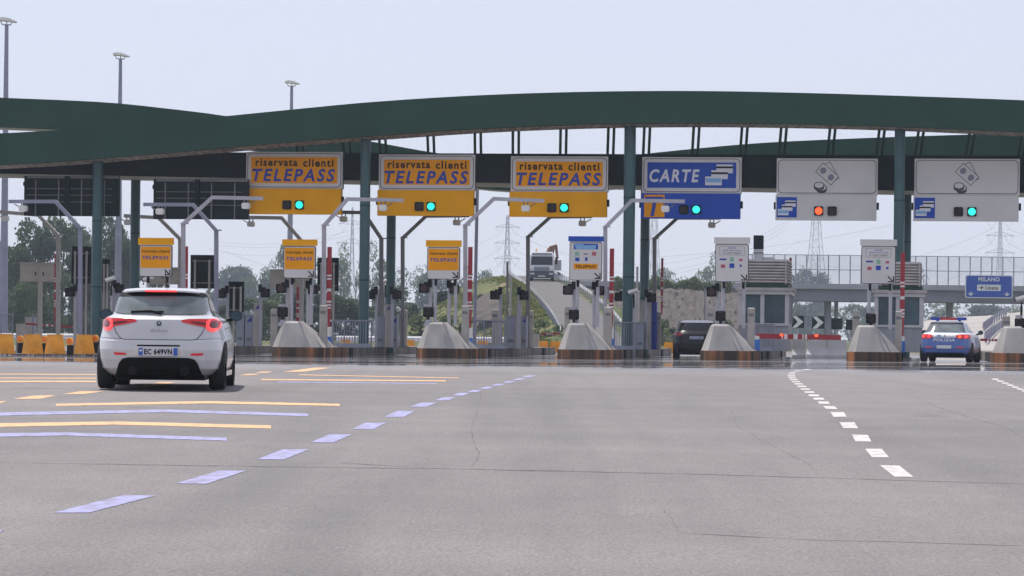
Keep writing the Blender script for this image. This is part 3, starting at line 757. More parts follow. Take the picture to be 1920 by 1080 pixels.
def redpole(px, yt, yb, a, wpx, label, lean=0, bottom=True):
    D = TD(px, a, 650); mpp = D / F; p = base(px, a, 650, KH - .02)
    t = thing('barrier_pole', label, 'barrier', p, RZ, 'red and white lane barriers')
    zt = P(px, yt, D).z - p.z; zb = P(px, yb, D).z - p.z; w = wpx * mpp
    k = (zt - zb) / 145.0; segs = [(145, 95, 0), (95, 92, 1), (92, 89, 0), (89, 86, 1), (86, 70, 0), (70, 65, 1), (65, 48, 0), (48, 45, 1), (45, 42, 0), (42, 39, 1), (39, 36.5, 0), (36.5, 34, 1), (34, 0, 0)]
    b = MB()
    for s1, s0, mi in segs:
        z0, z1 = zb + s0 * k, zb + s1 * k; ln = lambda z: (z - zb) * lean
        ww = w * (.55 + .45 * min(1, s0 / 34))
        b.add([(ln(z0) - ww / 2, -.03, z0), (ln(z0) + ww / 2, -.03, z0), (ln(z1) + w / 2, -.03, z1), (ln(z1) - w / 2, -.03, z1),
               (ln(z0) - ww / 2, .03, z0), (ln(z0) + ww / 2, .03, z0), (ln(z1) + w / 2, .03, z1), (ln(z1) - w / 2, .03, z1)],
              [(0, 1, 2, 3), (7, 6, 5, 4), (0, 3, 7, 4), (2, 1, 5, 6), (3, 2, 6, 7), (1, 0, 4, 5)], mi)
    b.build('striped_arm', ['barred', 'barwhite'], t)
    if bottom:
        MB().prism(rr(-.11, .11, 0, .40, .03), -.11, .11).build('blue_base', 'barblue', t)
        MB().prism(rr(-.10, .10, .402, max(.58, zb + .02), .05), -.10, .10).build('white_cap', 'barwhite', t)
    return t
for px, yt, yb, i in ((346.5, 462, 612, 0), (616, 463, 614, 1), (880, 463, 616, 2), (1145.5, 466, 618, 3), (1691, 474, 632, 5)):
    redpole(px, yt, yb, 3.2, 8.2, 'raised red-and-white barrier arm, blue base, ' + IS[i], lean=.0)
redpole(1240, 484, 590, 14, 4.2, 'thin raised red and white barrier arm, right of the mast under the blue sign', 0, False)
redpole(1480.5, 483, 575, 14, 4.2, 'thin raised red and white barrier arm at the right edge of the left booth', 0, False)
redpole(558, 538, 612, 16, 6, 'short raised red and white barrier arm behind the first small sign posts', 0, False)
redpole(103, 476, 606, 17, 5, 'raised red and white barrier arm beside the tan cabinet at far left', 0, False)
redpole(334, 482, 560, 17, 4, 'thin raised red arm left of the mast above the hatchback roof', 0, False)

def lowered(label, x0, y0, x1, y1, a, wpx, lit, basepx=None):
    D = TD(x0, a, y0); p = P(x0, y0, D); q = P(x1, y1, TD(x1, a, y1)); mpp = D / F
    g = G(p.x, p.y) + (KH - .02 if basepx else 0); L = (Vector((q.x, q.y)) - Vector((p.x, p.y))).length; dz = q.z - p.z
    t = thing('lowered_barrier', label, 'barrier', (p.x, p.y, g), RZ, 'red and white lane barriers')
    z = p.z - g; h = wpx * mpp; b = MB()
    cuts = [(0, .30, 0), (.30, .315, 1), (.315, .33, 0), (.33, .35, 1), (.35, .37, 1), (.37, .44, 0), (.44, .49, 1), (.49, .545, 0), (.545, .56, 1), (.56, .575, 0), (.575, .60, 1), (.60, 1, 0)]
    for c0, c1, mi in cuts:
        b.prism([(L * c0, z + dz * c0 - h / 2), (L * c1, z + dz * c1 - h / 2), (L * c1, z + dz * c1 + h / 2), (L * c0, z + dz * c0 + h / 2)], -.04, .04, mi)
    b.build('striped_arm', ['barred', 'barwhite'], t)
    for c in lit:
        k = MB().prism(rr(L * c - .06, L * c + .06, z + dz * c + h * .05, z + dz * c + h * .55, .03), -.10, -.042)
        k.build('warning_lamp', 'redlight', t)
    if basepx:
        MB().prism(rr(-.13, .13, 0, .42, .03), -.12, .12).build('blue_base', 'barblue', t)
        MB().prism(rr(-.12, .12, .422, z - h / 2 + .1, .05), -.10, .10).build('white_cap', 'barwhite', t)
    else: MB().box((-.25 if lit == () and x1 > x0 else L + .1, .1, z / 2), (.3, .3, z)).build('motor_box', 'tan', t)
    return t
lowered('lowered red and white barrier arm with two lit red lamps right of left booth', 1418, 630, 1577, 633, 3.4, 9.5, (.30, .71), True)
lowered('lowered thin red barrier arm right of the police car', 1838, 637, 1882, 638.5, 6, 4.5, (), False)
lowered('lowered dark red and white barrier arm far left above the orange barricades', 48, 607, 136, 613, 18, 3.6, (), False)
lowered('small lowered red and white barrier arm beyond the ticket machines, below the ramp', 1014, 626, 1051, 625.5, 30, 3.6, (), False)

def bollard(px, yt, wpx, a, label, mk='bollard', band=True):
    p = base(px, a, 650, KH - .02); mpp = p.y / F; h = P(px, yt, p.y).z - p.z; w = wpx * mpp
    t = thing('concrete_post', label, 'post', p, RZ, 'square concrete posts on the islands')
    MB().slab([(-w / 2, -w / 2), (w / 2, -w / 2), (w / 2, w / 2), (-w / 2, w / 2)], 0, h - .03, 0).build('shaft', mk, t)
    MB().slab([(-w * .53, -w * .53), (w * .53, -w * .53), (w * .53, w * .53), (-w * .53, w * .53)], h - .03, h, 0, [(-w * .4, -w * .4), (w * .4, -w * .4), (w * .4, w * .4), (-w * .4, w * .4)]).build('cap', mk, t)
    if band: MB().span(-w * .38, w * .38, -w / 2 - .012, -w / 2 - .002, h * .80, h * .87).build('inset_plate', 'galvdark', t)
    return t
for px, yt, w, a, l in ((606, 572.5, 13, 1.9, 'pale concrete post at the right foot of the nose ' + IS[1]),
                     (872, 573, 13, 1.9, 'pale concrete post at the right foot of the nose ' + IS[2]),
                     (1140, 576, 13, 1.9, 'pale concrete post at the right foot of the nose ' + IS[3]),
                     (1408, 577, 13, 1.9, 'pale concrete post in front of the left toll booth'),
                     (1684.5, 583.5, 12.5, 1.9, 'pale concrete post below the raised barrier at the right booth'),
                     (513.5, 579, 12, 7.5, 'concrete post at the left behind the nose ' + IS[1]),
                     (756, 581, 13, 14.5, 'concrete post between the ticket machine and the nose ' + IS[2]),
                     (928, 580, 12, 13.6, 'concrete post standing behind the railing ' + IS[2]),
                     (993.5, 582, 12, 14.5, 'concrete post right of the ticket machine ' + IS[2]),
                     (1063.5, 575.5, 10, 6, 'concrete post at the left behind the nose ' + IS[3]),
                     (1233, 585, 12, 13, 'concrete post right of the blue-edged payment box'),
                     (1332, 577, 13, 7, 'concrete post at the left behind the nose right of the dark car'),
                     (1605, 583, 14, 7, 'concrete post at the left behind the nose ' + IS[5]),
                     (1886, 593.5, 14, 7, 'concrete post at the left behind the rightmost nose')):
    bollard(px, yt, w, a, l)

def ticket(px0, px1, yt, a, label, mk, stick=None, post=False):
    c = (px0 + px1) / 2; p = base(c, a, 650, KH - .02); mpp = p.y / F; h = P(c, yt, p.y).z - p.z; w = (px1 - px0) * mpp
    t = thing('ticket_machine' if not post else 'sensor_post', label, 'machine' if not post else 'post', p, RZ, 'machines and sensor posts on the islands')
    MB().slab([(-w / 2, -.2), (w / 2, -.2), (w / 2, .25), (-w / 2, .25)], 0, h - .05, 0, [(-w / 2, -.18), (w / 2, -.18), (w / 2, .25), (-w / 2, .25)]).build('body', mk, t)
    MB().slab([(-w * .53, -.22), (w * .53, -.22), (w * .53, .27), (-w * .53, .27)], h - .05, h, 0).build('top', mk, t)
    if stick:
        z = h * stick; s = min(.11, w * .33)
        MB().prism([(-s, z - s), (s, z - s), (s, z + s)], -.21, -.202).build('blue_arrow', 'sticker', t)
    if not post:
        MB().span(-w * .3, w * .3, -.212, -.204, h * .18, h * .27).build('vent', 'galvdark', t)
    return t
for x0, x1, yt, l, mk, st, po in ((461, 476, 590, 'blue-grey machine with blue arrow just right of the white hatchback', 'cabinet', .86, 0), (477, 489, 568, 'tan sensor post with blue arrow right of the white hatchback', 'tan', .91, 1), (444, 459, 586, 'blue-grey cabinet partly hidden by the white hatchback mirror', 'cabinet', None, 0),
                                (704, 722, 592, 'blue-grey cabinet right of the railing ' + IS[1], 'cabinet', None, 0), (723, 733.5, 571, 'tan sensor post with blue arrow, below the middle sign\'s rear column', 'tan', .92, 1), (734.5, 746, 592, 'blue-grey machine with blue arrow, below the middle sign\'s rear column', 'cabinet', .86, 0),
                                (950, 967, 592, 'blue-grey cabinet right of the railing ' + IS[2], 'cabinet', None, 0), (968, 976.5, 572, 'tan sensor post with blue arrow, in front of the grassy ramp', 'tan', .92, 1), (977.5, 988, 592, 'blue-grey machine with blue arrow, in front of the grassy ramp', 'cabinet', .86, 0),
                                (1199, 1221, 564, 'tall grey payment box below the left edge of the blue overhead sign', 'bollard', None, 0), (1194, 1207, 604, 'low pale blue cabinet right of the third front column', 'cabinet', None, 0)):
    ticket(x0, x1, yt, {0: 12.5, 1: 12}[po] if yt != 604 else 11.5, l, mk, st, po)
# the blue edge of the payment box
p = base(1225, 12.6, 650, KH - .02); t = thing('blue_panel_strip', 'tall narrow blue panel at the right edge of the grey payment box', 'panel', p, RZ)
MB().span(-.10, .12, -.08, .3, 0, 1.86).build('panel', 'sticker', t); MB().span(-.08, .02, -.095, -.082, 1.0, 1.06).build('slot', 'black', t)

def railing(label, x0, x1, yt, a, bars):
    p = base(x0, a, 650, KH - .02); q = base(x1, a, 650, KH - .02); L = (q - p).length; h = P(x0, yt, p.y).z - p.z
    t = thing('railing', label, 'railing', p, RZ, 'blue-grey railings on the islands')
    MB().tube([(0, 0, 0), (0, 0, h), (L, 0, h), (L, 0, 0)], .03, 6).build('frame', 'galvblue', t)
    for i in range(1, bars):
        x = L * i / bars; MB().tube([(x, 0, .14), (x, 0, h - .02)], .014 if i % 4 else .03, 5).build('bar', 'galvblue', t)
    MB().span(.02, L, -.02, .03, .0, .15).build('kick_plate', 'cabinet', t)
    return t
railing('blue-grey railing in front of the second front column', 625, 696, 601, 8, 14)
railing('blue-grey railing left of the ticket machines in front of the grassy ramp', 888, 946, 601, 8, 12)
railing('blue-grey railing at the foot of the third front column', 1152, 1192, 604.5, 8, 9)
railing('dark railing panel below the window of the left booth', 1418, 1450, 608, 6, 7)
railing('pale railing at the far left edge behind the orange barricades', -20, 23, 589, 20, 8)
railing('pale railing right of the low grey cabinet at far left', 61, 75, 590, 20, 4)

# small lane signs on two posts
def small_sign(px0, px1, yt, ym, yb, label, kind):
    a = .9; c = (px0 + px1) / 2; g = base(c, a, 650, KH); D = g.y; mpp = D / F
    t = thing('small_lane_sign', label, 'lane sign', g, RZ, 'small lane signs on the island noses')
    W = (px1 - px0) * mpp; z = lambda y: P(c, y, D).z - g.z
    zt, zm, zb = z(yt), z(ym), z(yb)
    for s in (-1, 1):
        MB().tube([(s * W * .30 + .06, .16, .8), (s * W * .30 + .06, .16, zm)], .06, 8).build('post', 'galv', t, True)
        MB().span(s * W * .28 + .02, s * W * .28 + .11, .03, .12, zb - .22, zb).build('bracket', 'black', t)
    MB().span(-W / 2 - .02, W / 2 + .02, -.05, .10, zm + .004, zt).build('header', {'y': 'yellow', 'b': 'signblue', 'w': 'signwhite'}[kind], t)
    MB().prism(rr(-W / 2 + .02, W / 2 - .02, zb, zm - .004, .07), .0, .09).build('board_edge', 'signedge', t)
    MB().prism(rr(-W / 2 + .045, W / 2 - .045, zb + .025, zm - .03, .06), -.008, -.002).build('board', 'signwhite', t)
    if kind == 'y':
        z0 = zb + (zm - zb) * .28
        MB().prism([(-W / 2 + .07, z0), (W / 2 - .07, z0), (W / 2 - .07, zm - .07), (-W / 2 + .07, zm - .07)], -.014, -.009).build('coloured_face', 'amber', t)
        text('riservata', 'textblack', W * .45, .10, t, (-W * .18, -.015, zm - .23), 0, .012); text('clienti', 'textblack', W * .33, .105, t, (W * .25, -.015, zm - .228), 0, .012)
        text('TELEPASS', 'textblue', W * .78, .125, t, (0, -.015, zm - .46), .2, .03, sp=1.25)
    def sq(x, zz, w_, h_, mk, nm='payment_logo'):
        MB().prism([(x - w_ / 2, zz - h_ / 2), (x + w_ / 2, zz - h_ / 2), (x + w_ / 2, zz + h_ / 2), (x - w_ / 2, zz + h_ / 2)], -.0135, -.009).build(nm, mk, t)
    if kind == 'b':
        sq(0, zm - .17, .86, .20, 'signblue', 'blue_band')
        MB().prism([(-.34, zm - .265), (-.42, zm - .09), (-.10, zm - .09), (-.06, zm - .13), (.42, zm - .13), (.38, zm - .10), (.34, zm - .265)], -.019, -.014).build('pale_lettering_shape', 'paleblue', t)
        for x, zz, mk in ((-.31, zm - .43, 'printgreen'), (0, zm - .44, 'printgrey'), (.29, zm - .43, 'printred'), (-.30, zm - .63, 'signblue'), (0.02, zm - .62, 'sticker')): sq(x, zz, .15 if mk != 'sticker' else .09, .13 if mk != 'printgrey' else .05, mk)
        zz = zm - .88; MB().prism(rr(-.43, .43, zz - .10, zz + .10, .03), -.0135, -.009).build('amber_band', 'amber', t)
        text('TELEPASS', 'textblack', .74, .11, t, (0, -.0145, zz), .2, .02)
    if kind == 'w':
        zz = zm - .24; q = MB().prism(rr(-.44, .44, zz - .16, zz + .16, .02), -.0115, -.009); q.build('text_frame', 'printgrey', t)
        MB().prism(rr(-.428, .428, zz - .148, zz + .148, .02), -.0145, -.012).build('text_field', 'signwhite', t)
        text('cassa', 'textblue', .26, .055, t, (0, -.015, zz + .09)); text('self-service', 'textblue', .66, .06, t, (0, -.015, zz + .01)); text('e con resto', 'textblack', .62, .06, t, (0, -.015, zz - .085), .2)
        for x, zd, mk, w_, h_ in ((-.31, .55, 'sticker', .24, .06), (0, .55, 'printgreen', .13, .15), (.31, .57, 'printred', .12, .08), (-.31, .79, 'printred', .15, .12), (0, .77, 'signblue', .17, .16), (.31, .77, 'sticker', .08, .08)): sq(x, zm - zd, w_, h_, mk)
    x, zz = W / 2 - .17, zb + .15
    a_ = MB(); a_.prism([(x - .13, zz + .10), (x - .10, zz + .13), (x + .06, zz - .03), (x + .03, zz - .06)], -.0135, -.0095)
    a_.prism([(x - .11, zz - .09), (x + .10, zz - .09), (x + .10, zz - .05), (x - .11, zz - .05)], -.0140, -.0092); a_.prism([(x + .06, zz - .048), (x + .10, zz - .048), (x + .10, zz + .12), (x + .06, zz + .12)], -.0138, -.0093)
    a_.build('arrow', 'textblack', t)
small_sign(257.5, 322.5, 446, 459, 519, 'small yellow lane sign with arrow above the white hatchback', 'y')
small_sign(528, 591.5, 449, 461, 522, 'small yellow lane sign with arrow ' + IS[1], 'y')
small_sign(797.5, 862, 450.5, 463, 524, 'small yellow lane sign with arrow ' + IS[2], 'y')
small_sign(1064.5, 1128.5, 443, 453, 526, 'small white lane sign with blue header and amber band ' + IS[3], 'b')
small_sign(1338, 1403, 445, 457, 529, 'small all-white lane sign with card logos beside the left booth', 'w')
small_sign(1612, 1678.5, 449, 461, 532.5, 'small all-white lane sign with card logos beside the right booth', 'w')

# back panels of variable signs for the oncoming lanes
def vms(x0, x1, yt, yb, a, label, gy):
    c = (x0 + x1) / 2; g = base(c, a, 650); mpp = g.y / F; W = (x1 - x0) * mpp; z = lambda y: P(c, y, g.y).z - g.z
    t = thing('dark_sign_back', label, 'sign back', g, RZ, 'dark sign backs facing the oncoming lanes')
    MB().span(-W / 2, W / 2, 0, .12, z(yb), z(yt)).build('panel', 'girder', t)
    for s in ((-.27, .27) if W > .7 else (-.1, .3)):
        MB().tube([(s * W * 1.1, -.06, 0), (s * W * 1.1, -.06, z(yt) - .2)], .045, 8).build('post', 'galvtan', t, True)
    for k in (.15, .8):
        zz = z(yb) + (z(yt) - z(yb)) * k; MB().span(-W * .42, W * .42, -.03, -.003, zz, zz + .05).build('clamp_rail', 'galvdark', t)
vms(132, 169, 462, 532, 16, 'dark sign back left of the leftmost front column', 650)
vms(355, 401, 478, 541, 16, 'dark sign back with two pale posts beside the blue-grey mast', 650)
vms(427, 456, 528, 592, 14, 'dark sign back right of the white hatchback roof', 650)
vms(593, 633, 483, 546, 15, 'dark sign back behind the raised barrier below the leftmost yellow sign', 650)
vms(189, 203, 486, 545, 16, 'narrow dark sign back right of the leftmost front column', 650)
def tancab(x0, x1, yt, yb, a, label):
    c = (x0 + x1) / 2; g = base(c, a, 650); mpp = g.y / F; W = (x1 - x0) * mpp; z = lambda y: P(c, y, g.y).z - g.z
    t = thing('equipment_cabinet', label, 'cabinet', g, RZ, 'tan equipment cabinets on posts')
    MB().span(-W / 2, W / 2, 0, .35, z(yb), z(yt)).build('body', 'tan', t)
    MB().span(-W / 2 - .04, W / 2 + .04, -.04, .37, z(yt) + .002, z(yt) + .04).build('lid', 'tan', t)
    for s in (-1, 1):
        MB().span(s * W * .25 - W * .22, s * W * .25 + W * .22, -.02, -.003, z(yb) + .06, z(yt) - .08).build('door', 'tan', t)
        MB().span(s * W * .10 - .025, s * W * .10 + .025, -.035, -.022, z(yb) + .25, z(yb) + .40).build('handle', 'black', t)
    MB().span(-.08, .08, .05, .22, 0, z(yb)).build('post', 'tan', t)
tancab(35, 110, 494, 528, 17, 'tan two-door cabinet on a post at the far left')
tancab(279, 341, 503, 533, 17, 'tan cabinet behind the small sign above the white hatchback')
tancab(505, 581, 507, 541, 17, 'tan cabinet behind the first small sign right of the hatchback')
g = base(53, 20, 650); t = thing('low_cabinet', 'low pale grey cabinet behind the orange barricades at far left', 'cabinet', g, RZ)
MB().span(-.16, .22, 0, .4, 0, 1.40).build('body', 'galvtan', t); MB().span(-.18, .24, -.02, .42, 1.402, 1.45).build('lid', 'galvtan', t); MB().span(-.12, .18, -.012, -.003, .1, 1.3).build('door', 'tan', t)

# cameras on brackets
def cctv(px, py, a, label, yaw=0):
    D = TD(px, a, py); p = P(px, py, D); gz = G(p.x, p.y)
    t = thing('security_camera', label, 'camera', (p.x, p.y, gz), RZ + yaw, 'small white cameras on poles'); z = p.z - gz
    MB().tube([(-.16, 0, z - .02), (.20, -.06, z + .09)], .085, 10).build('housing', 'mastlamp', t, True)
    MB().tube([(-.20, .006, z - .032), (-.161, 0, z - .021)], .07, 10).build('lens', 'black', t, True)
    MB().tube([(.05, .05, z - .6), (.05, .05, z - .1)], .03, 6).build('bracket', 'black', t)
    MB().tube([(.05, .12, 0), (.05, .12, z - .25)], .05, 8).build('pole', 'galv', t, True)
cctv(206, 525, 8, 'white camera right of the leftmost column, above the hatchback')
cctv(277, 524, 8, 'white camera below the small sign over the hatchback')
cctv(1913, 561, 6, 'white camera at the right edge above the rightmost nose')
cctv(1186, 548, 9, 'white camera beside the third front column, below the blue sign')
cctv(720, 530, 14, 'small camera beside the rear column below the middle sign')

# ------------------------------------------------------------------ toll booths
def booth(x0, x1, yt, yb, a, label, louv, chim):
    c = (x0 + x1) / 2; g = base(c, a, 650, KH - .02); mpp = g.y / F; W = (x1 - x0) * mpp; z = lambda y: P(c, y, g.y).z - g.z
    X = lambda px: (px - c) * mpp
    t = thing('toll_booth', label, 'toll booth', g, RZ, 'toll booths with louvred roofs'); Dp = 3.6; zt = z(yt)
    zs, zh = zt * .42, zt * .86
    MB().span(-W / 2 + .04, W / 2 - .04, .03, Dp, 0, zs).build('lower_wall', 'boothpanel', t)
    MB().span(-W / 2 + .08, W / 2 - .08, .10, Dp - .05, zs + .003, zh).build('glazing', 'boothglass', t)
    for x in (-W / 2 + .05, -.06, W / 2 - .09): MB().span(x - .075, x + .075, -.0, .095, zs + .003, zh).build('mullion', 'frame', t)
    for s in (-1, 1):
        for k in (.33, .66, .99): MB().span(s * (W / 2 - .035) - .03, s * (W / 2 - .035) + .03, Dp * k - .08, Dp * k, zs + .004, zh).build('mullion', 'frame', t)
    MB().span(-W / 2, W / 2, -.03, .15, zs - .09, zs + .002).build('sill', 'frame', t)
    for x in (-W * .3, -W * .1, W * .1, W * .3): MB().span(x - .015, x + .015, .01, .028, .05, zs - .1).build('panel_rib', 'cabinet', t)
    MB().span(-W / 2 - .05, W / 2 + .05, -.08, Dp + .05, zh + .003, zh + .14).build('lintel', 'frame', t)
    MB().span(-W / 2 - .12, W / 2 + .12, -.15, Dp + .1, zh + .143, zh + .26).build('eave', 'slat', t)
    MB().span(-W / 2 + .12, W / 2 - .05, -.05, Dp, zh + .262, zh + .40).build('green_band', 'green', t)
    l0, l1, zl = X(louv[0]), X(louv[1]), z(louv[2]); zb_ = zh + .402
    MB().span(l0 + .08, l1 - .05, .15, Dp - .1, zb_, zl - .03).build('roof_core', 'girder', t)
    n = 8; lv = MB()
    for i in range(n):
        zz = zb_ + (zl - zb_) * (i + .5) / n
        lv.box(((l0 + l1) / 2, .05, zz), (l1 - l0, .16, .07), rx=R(-28)); lv.box((l1 + .01, Dp / 2, zz), (.16, Dp - .15, .07), ry=R(-28)); lv.box((l0 - .01, Dp / 2, zz), (.16, Dp - .15, .07), ry=R(28))
    lv.build('louvres', 'slat', t)
    for x in (l0, l1): MB().span(x - .03, x + .03, -.06, -.02, zb_, zl).build('corner_post', 'slat', t)
    MB().span(l0 - .05, l1 + .05, -.02, Dp, zl - .028, zl + .04).build('roof_cap', 'frame', t)
    if chim:
        q = MB().span(X(chim[0]), X(chim[1]), .8, 1.35, zl + .04, z(466)).build('air_duct', 'frame', t)
        MB().span(X(chim[0]) - .01, X(chim[1]) + .01, .78, 1.37, z(466) + .002, z(440)).build('duct_hood', 'girder', q); MB().span(X(chim[0]) - .015, X(chim[1]) + .015, .775, 1.375, z(474), z(472)).build('duct_band', 'galvdark', q)
        MB().span(X(1427), X(1446), .9, 1.5, zl + .042, zl + .14).build('roof_unit', 'frame', t)
    return t
booth(1384, 1479, 535, 655, 9, 'grey toll booth with louvred roof and tall air duct beside the lowered barrier', (1397, 1472, 488), (1409, 1426))
booth(1640, 1731, 540, 662, 9, 'grey toll booth with louvred roof left of the police car', (1650, 1722, 493), None)

# ------------------------------------------------------------------ orange barricades and flash lamps at far left
def barricade(px, a, label, yb=667, k=1.0):
    p = gp(px, yb) if a is None else base(px, a)
    t = thing('orange_barricade', label, 'barricade', p, R(36), 'orange wedge barricades'); w, h, d = .50 * k, .70 * k, .58 * k
    b = MB(); b.add([(-w / 2, -d / 2, .06), (w / 2, -d / 2, .06), (w / 2, d / 2, .06), (-w / 2, d / 2, .06), (-w / 2, -.07, h), (w / 2, -.07, h), (w / 2, .07, h), (-w / 2, .07, h)],
                    [(0, 1, 5, 4), (1, 2, 6, 5), (2, 3, 7, 6), (3, 0, 4, 7), (4, 5, 6, 7), (3, 2, 1, 0)])
    b.build('body', 'orange', t)
    r = MB(); n = Vector((0, -(h - .06), -(d / 2 - .07))).normalized() * .012
    for i in range(7):
        x = -w / 2 + .04 + i * (w - .08) / 6
        r.tube([(x, -d / 2 - .012, .08), (x, -.082, h - .06)], .018, 5)
    r.build('ribs', 'orange', t)
    MB().span(-w / 2 - .01, w / 2 + .01, -.085, .085, h - .05, h + .01).build('top_rail', 'orange', t)
    for sx in (-1, 1):
        for sy in (-1, 1): MB().box((sx * (w / 2 - .04), sy * (d / 2 - .05), .03), (.05, .05, .06)).build('foot', 'galvblue', t)
    return t
for px, l in ((8, 'orange wedge barricade cut by the left edge of the photo'), (61, 'orange wedge barricade, second from the left edge'), (103, 'orange wedge barricade, third from the left edge'), (158, 'orange wedge barricade touching the white hatchback')):
    barricade(px, None, l)
def flash(px, py, label, a=-6):
    D = TD(px, a, py); p = P(px, py, D); gz = G(p.x, p.y); z = p.z - gz
    t = thing('flash_lamp', label, 'warning lamp', (p.x, p.y, gz), RZ + R(-12), 'round orange flash lamps')
    MB().prism(circ(0, z, .125), -.03, .05).build('rim', 'orangelamp', t); MB().prism(circ(0, z, .088), -.05, -.032).build('lens', 'orangelens', t)
    MB().span(-.09, .09, -.02, .12, max(.03, z - .48), z - .13).build('battery_box', 'black', t); MB().span(-.03, .03, 0, .06, z - .13, z - .05).build('neck', 'black', t)
    MB().slab([(-.2, -.15), (.2, -.15), (.2, .2), (-.2, .2)], 0, .03).build('foot', 'rubber', t)
for px, py, l in ((38, 636, 'round orange flash lamp between the first and second barricades'), (84, 636.5, 'round orange flash lamp between the second and third barricades'), (130.5, 640, 'round orange flash lamp beside the barricade nearest the hatchback'), (178.5, 635, 'round orange flash lamp half hidden by the white hatchback')):
    flash(px, py, l)
for px, l in ((768, 'orange barricade beyond the plaza left of the nose ' + IS[2]), (860, 'orange barricade beyond the plaza behind the nose ' + IS[2]), (905, 'orange barricade seen through the left end of the railing before the ramp'), (1018, 'left orange barricade of the pair below the small distant arm'), (1041, 'right orange barricade of the pair below the small distant arm'), (1187, 'orange barricade seen right of the third front column'), (1254, 'orange barricade left of the dark car'), (648, 'orange barricade seen through the railing at the second front column')):
    barricade(px, 34, l, k=.82)
# white barriers beyond the open lane
def jersey(x0, x1, yt, a, label):
    p = base(x0, a); q = base(x1, a); L = (q - p).length; h = P(x0, yt, p.y).z - p.z
    t = thing('jersey_barrier', label, 'barrier', p, RZ, 'white concrete barriers beyond the lane')
    b = MB(); n = max(1, round(L / 1.1))
    b.add([(x, y, z) for x in (0, L) for y, z in ((-.3, 0), (-.3, .12), (-.1, .35), (-.08, h), (.08, h), (.1, .35), (.3, .12), (.3, 0))],
          [tuple(range(8))[::-1], tuple(range(8, 16))] + [(i, (i + 1) % 8, 8 + (i + 1) % 8, 8 + i) for i in range(8)]).build('body', 'jersey', t)
    for i in range(1, n): MB().span(L * i / n - .012, L * i / n + .012, -.102, -.082, .36, h - .01).build('joint', 'galvdark', t)
jersey(1486, 1511, 634, 17, 'white concrete barrier block right of the left toll booth')
jersey(1513, 1588, 637, 22, 'white concrete barrier row across the lane between the two booths')
# ------------------------------------------------------------------ vehicles
class Shell:
    """car body as stacked rounded-rectangle slices: (z, half width, y rear, y front, exponent)"""
    def __init__(s, keys): s.k = keys
    def at(s, z):
        k = s.k
        if z <= k[0][0]: return k[0][1:]
        for a, b in zip(k[:-1], k[1:]):
            if z <= b[0]:
                t = (z - a[0]) / (b[0] - a[0]); return tuple(a[i] + (b[i] - a[i]) * t for i in range(1, 5))
        return k[-1][1:]
    def rear(s, x, z):
        w, yr, yf, n = s.at(z); u = min(.999, abs(x) / w)
        return (yr + yf) / 2 - (yf - yr) / 2 * (1 - u ** n) ** (1 / n)
    def side(s, y, z):
        w, yr, yf, n = s.at(z); u = min(.999, abs(y - (yr + yf) / 2) / ((yf - yr) / 2))
        return w * (1 - u ** n) ** (1 / n)
    def body(s, colour=None, N=140, dz=.02):
        z0, z1 = s.k[0][0], s.k[-1][0]; zs = sorted(set([z0 + (z1 - z0) * i / int((z1 - z0) / dz) for i in range(int((z1 - z0) / dz) + 1)] + [k[0] for k in s.k]))
        b = MB(); rings = []
        for z in zs:
            w, yr, yf, n = s.at(z); yc, hb = (yr + yf) / 2, (yf - yr) / 2; r = []
            for j in range(N):
                t = 2 * math.pi * (j + .5) / N; c, q = math.cos(t), math.sin(t)
                r.append((w * math.copysign(abs(c) ** (2 / n), c), yc + hb * math.copysign(abs(q) ** (2 / n), q), z))
            rings.append(r)
        b.v = [v for r in rings for v in r]
        for i in range(len(zs) - 1):
            for j in range(N):
                k = (j + 1) % N; b.f.append((i * N + j, i * N + k, (i + 1) * N + k, (i + 1) * N + j)); b.m.append(colour((zs[i] + zs[i + 1]) / 2, rings[i][j]) if colour else 0)
        b.f.append(tuple(range((len(zs) - 1) * N, len(zs) * N))); b.m.append(0); b.f.append(tuple(range(N - 1, -1, -1))); b.m.append(0)
        return b
    def patch(s, poly, off=.006, cuts=6, on='rear', sgn=1):
        """polygon in (x, z) laid on the rear, or (y, z) on a side, following the body"""
        bm = bmesh.new(); bm.faces.new([bm.verts.new((p[0], 0, p[1])) for p in poly]); bmesh.ops.triangulate(bm, faces=bm.faces)
        for _ in range(cuts):
            es = [e for e in bm.edges if e.calc_length() > .055]
            if not es: break
            bmesh.ops.subdivide_edges(bm, edges=es, cuts=1); bmesh.ops.triangulate(bm, faces=bm.faces)
        b = MB(); vs = []
        for v in bm.verts:
            x, z = v.co.x, v.co.z
            if on == 'rear':
                e = .004; fx = (s.rear(x + e, z) - s.rear(x - e, z)) / (2 * e); fz = (s.rear(x, z + e) - s.rear(x, z - e)) / (2 * e)
                nn = Vector((fx, -1, max(-3, min(3, fz)))).normalized() * off; vs.append((x + nn.x, s.rear(x, z) + nn.y, z + nn.z))
            else: vs.append((sgn * (s.side(x, z) + off), x, z))
        bm.verts.index_update(); b.add(vs, [tuple(v.index for v in f.verts) for f in bm.faces]); bm.free(); return b

def wheel(t, x, y, r, wd, rimmat='chrome'):
    s = 1 if x > 0 else -1
    b = MB(); prof = [(-wd / 2, r * .72), (-wd / 2, r * .93), (-wd / 2 + .03, r), (wd / 2 - .03, r), (wd / 2, r * .93), (wd / 2, r * .72)]; N = 32; rows = []
    for i in range(N + 1):
        a = 2 * math.pi * i / N; rows.append([(x + px, y + rr_ * math.cos(a), r + rr_ * math.sin(a)) for px, rr_ in prof])
    ty = b.grid(rows).build('wheel', 'rubber', t, True)
    m = MB(); m.tube([(x - wd / 2 + .02, y, r), (x + wd / 2 - .02, y, r)], r * .70, 24).build('rim', rimmat, ty)

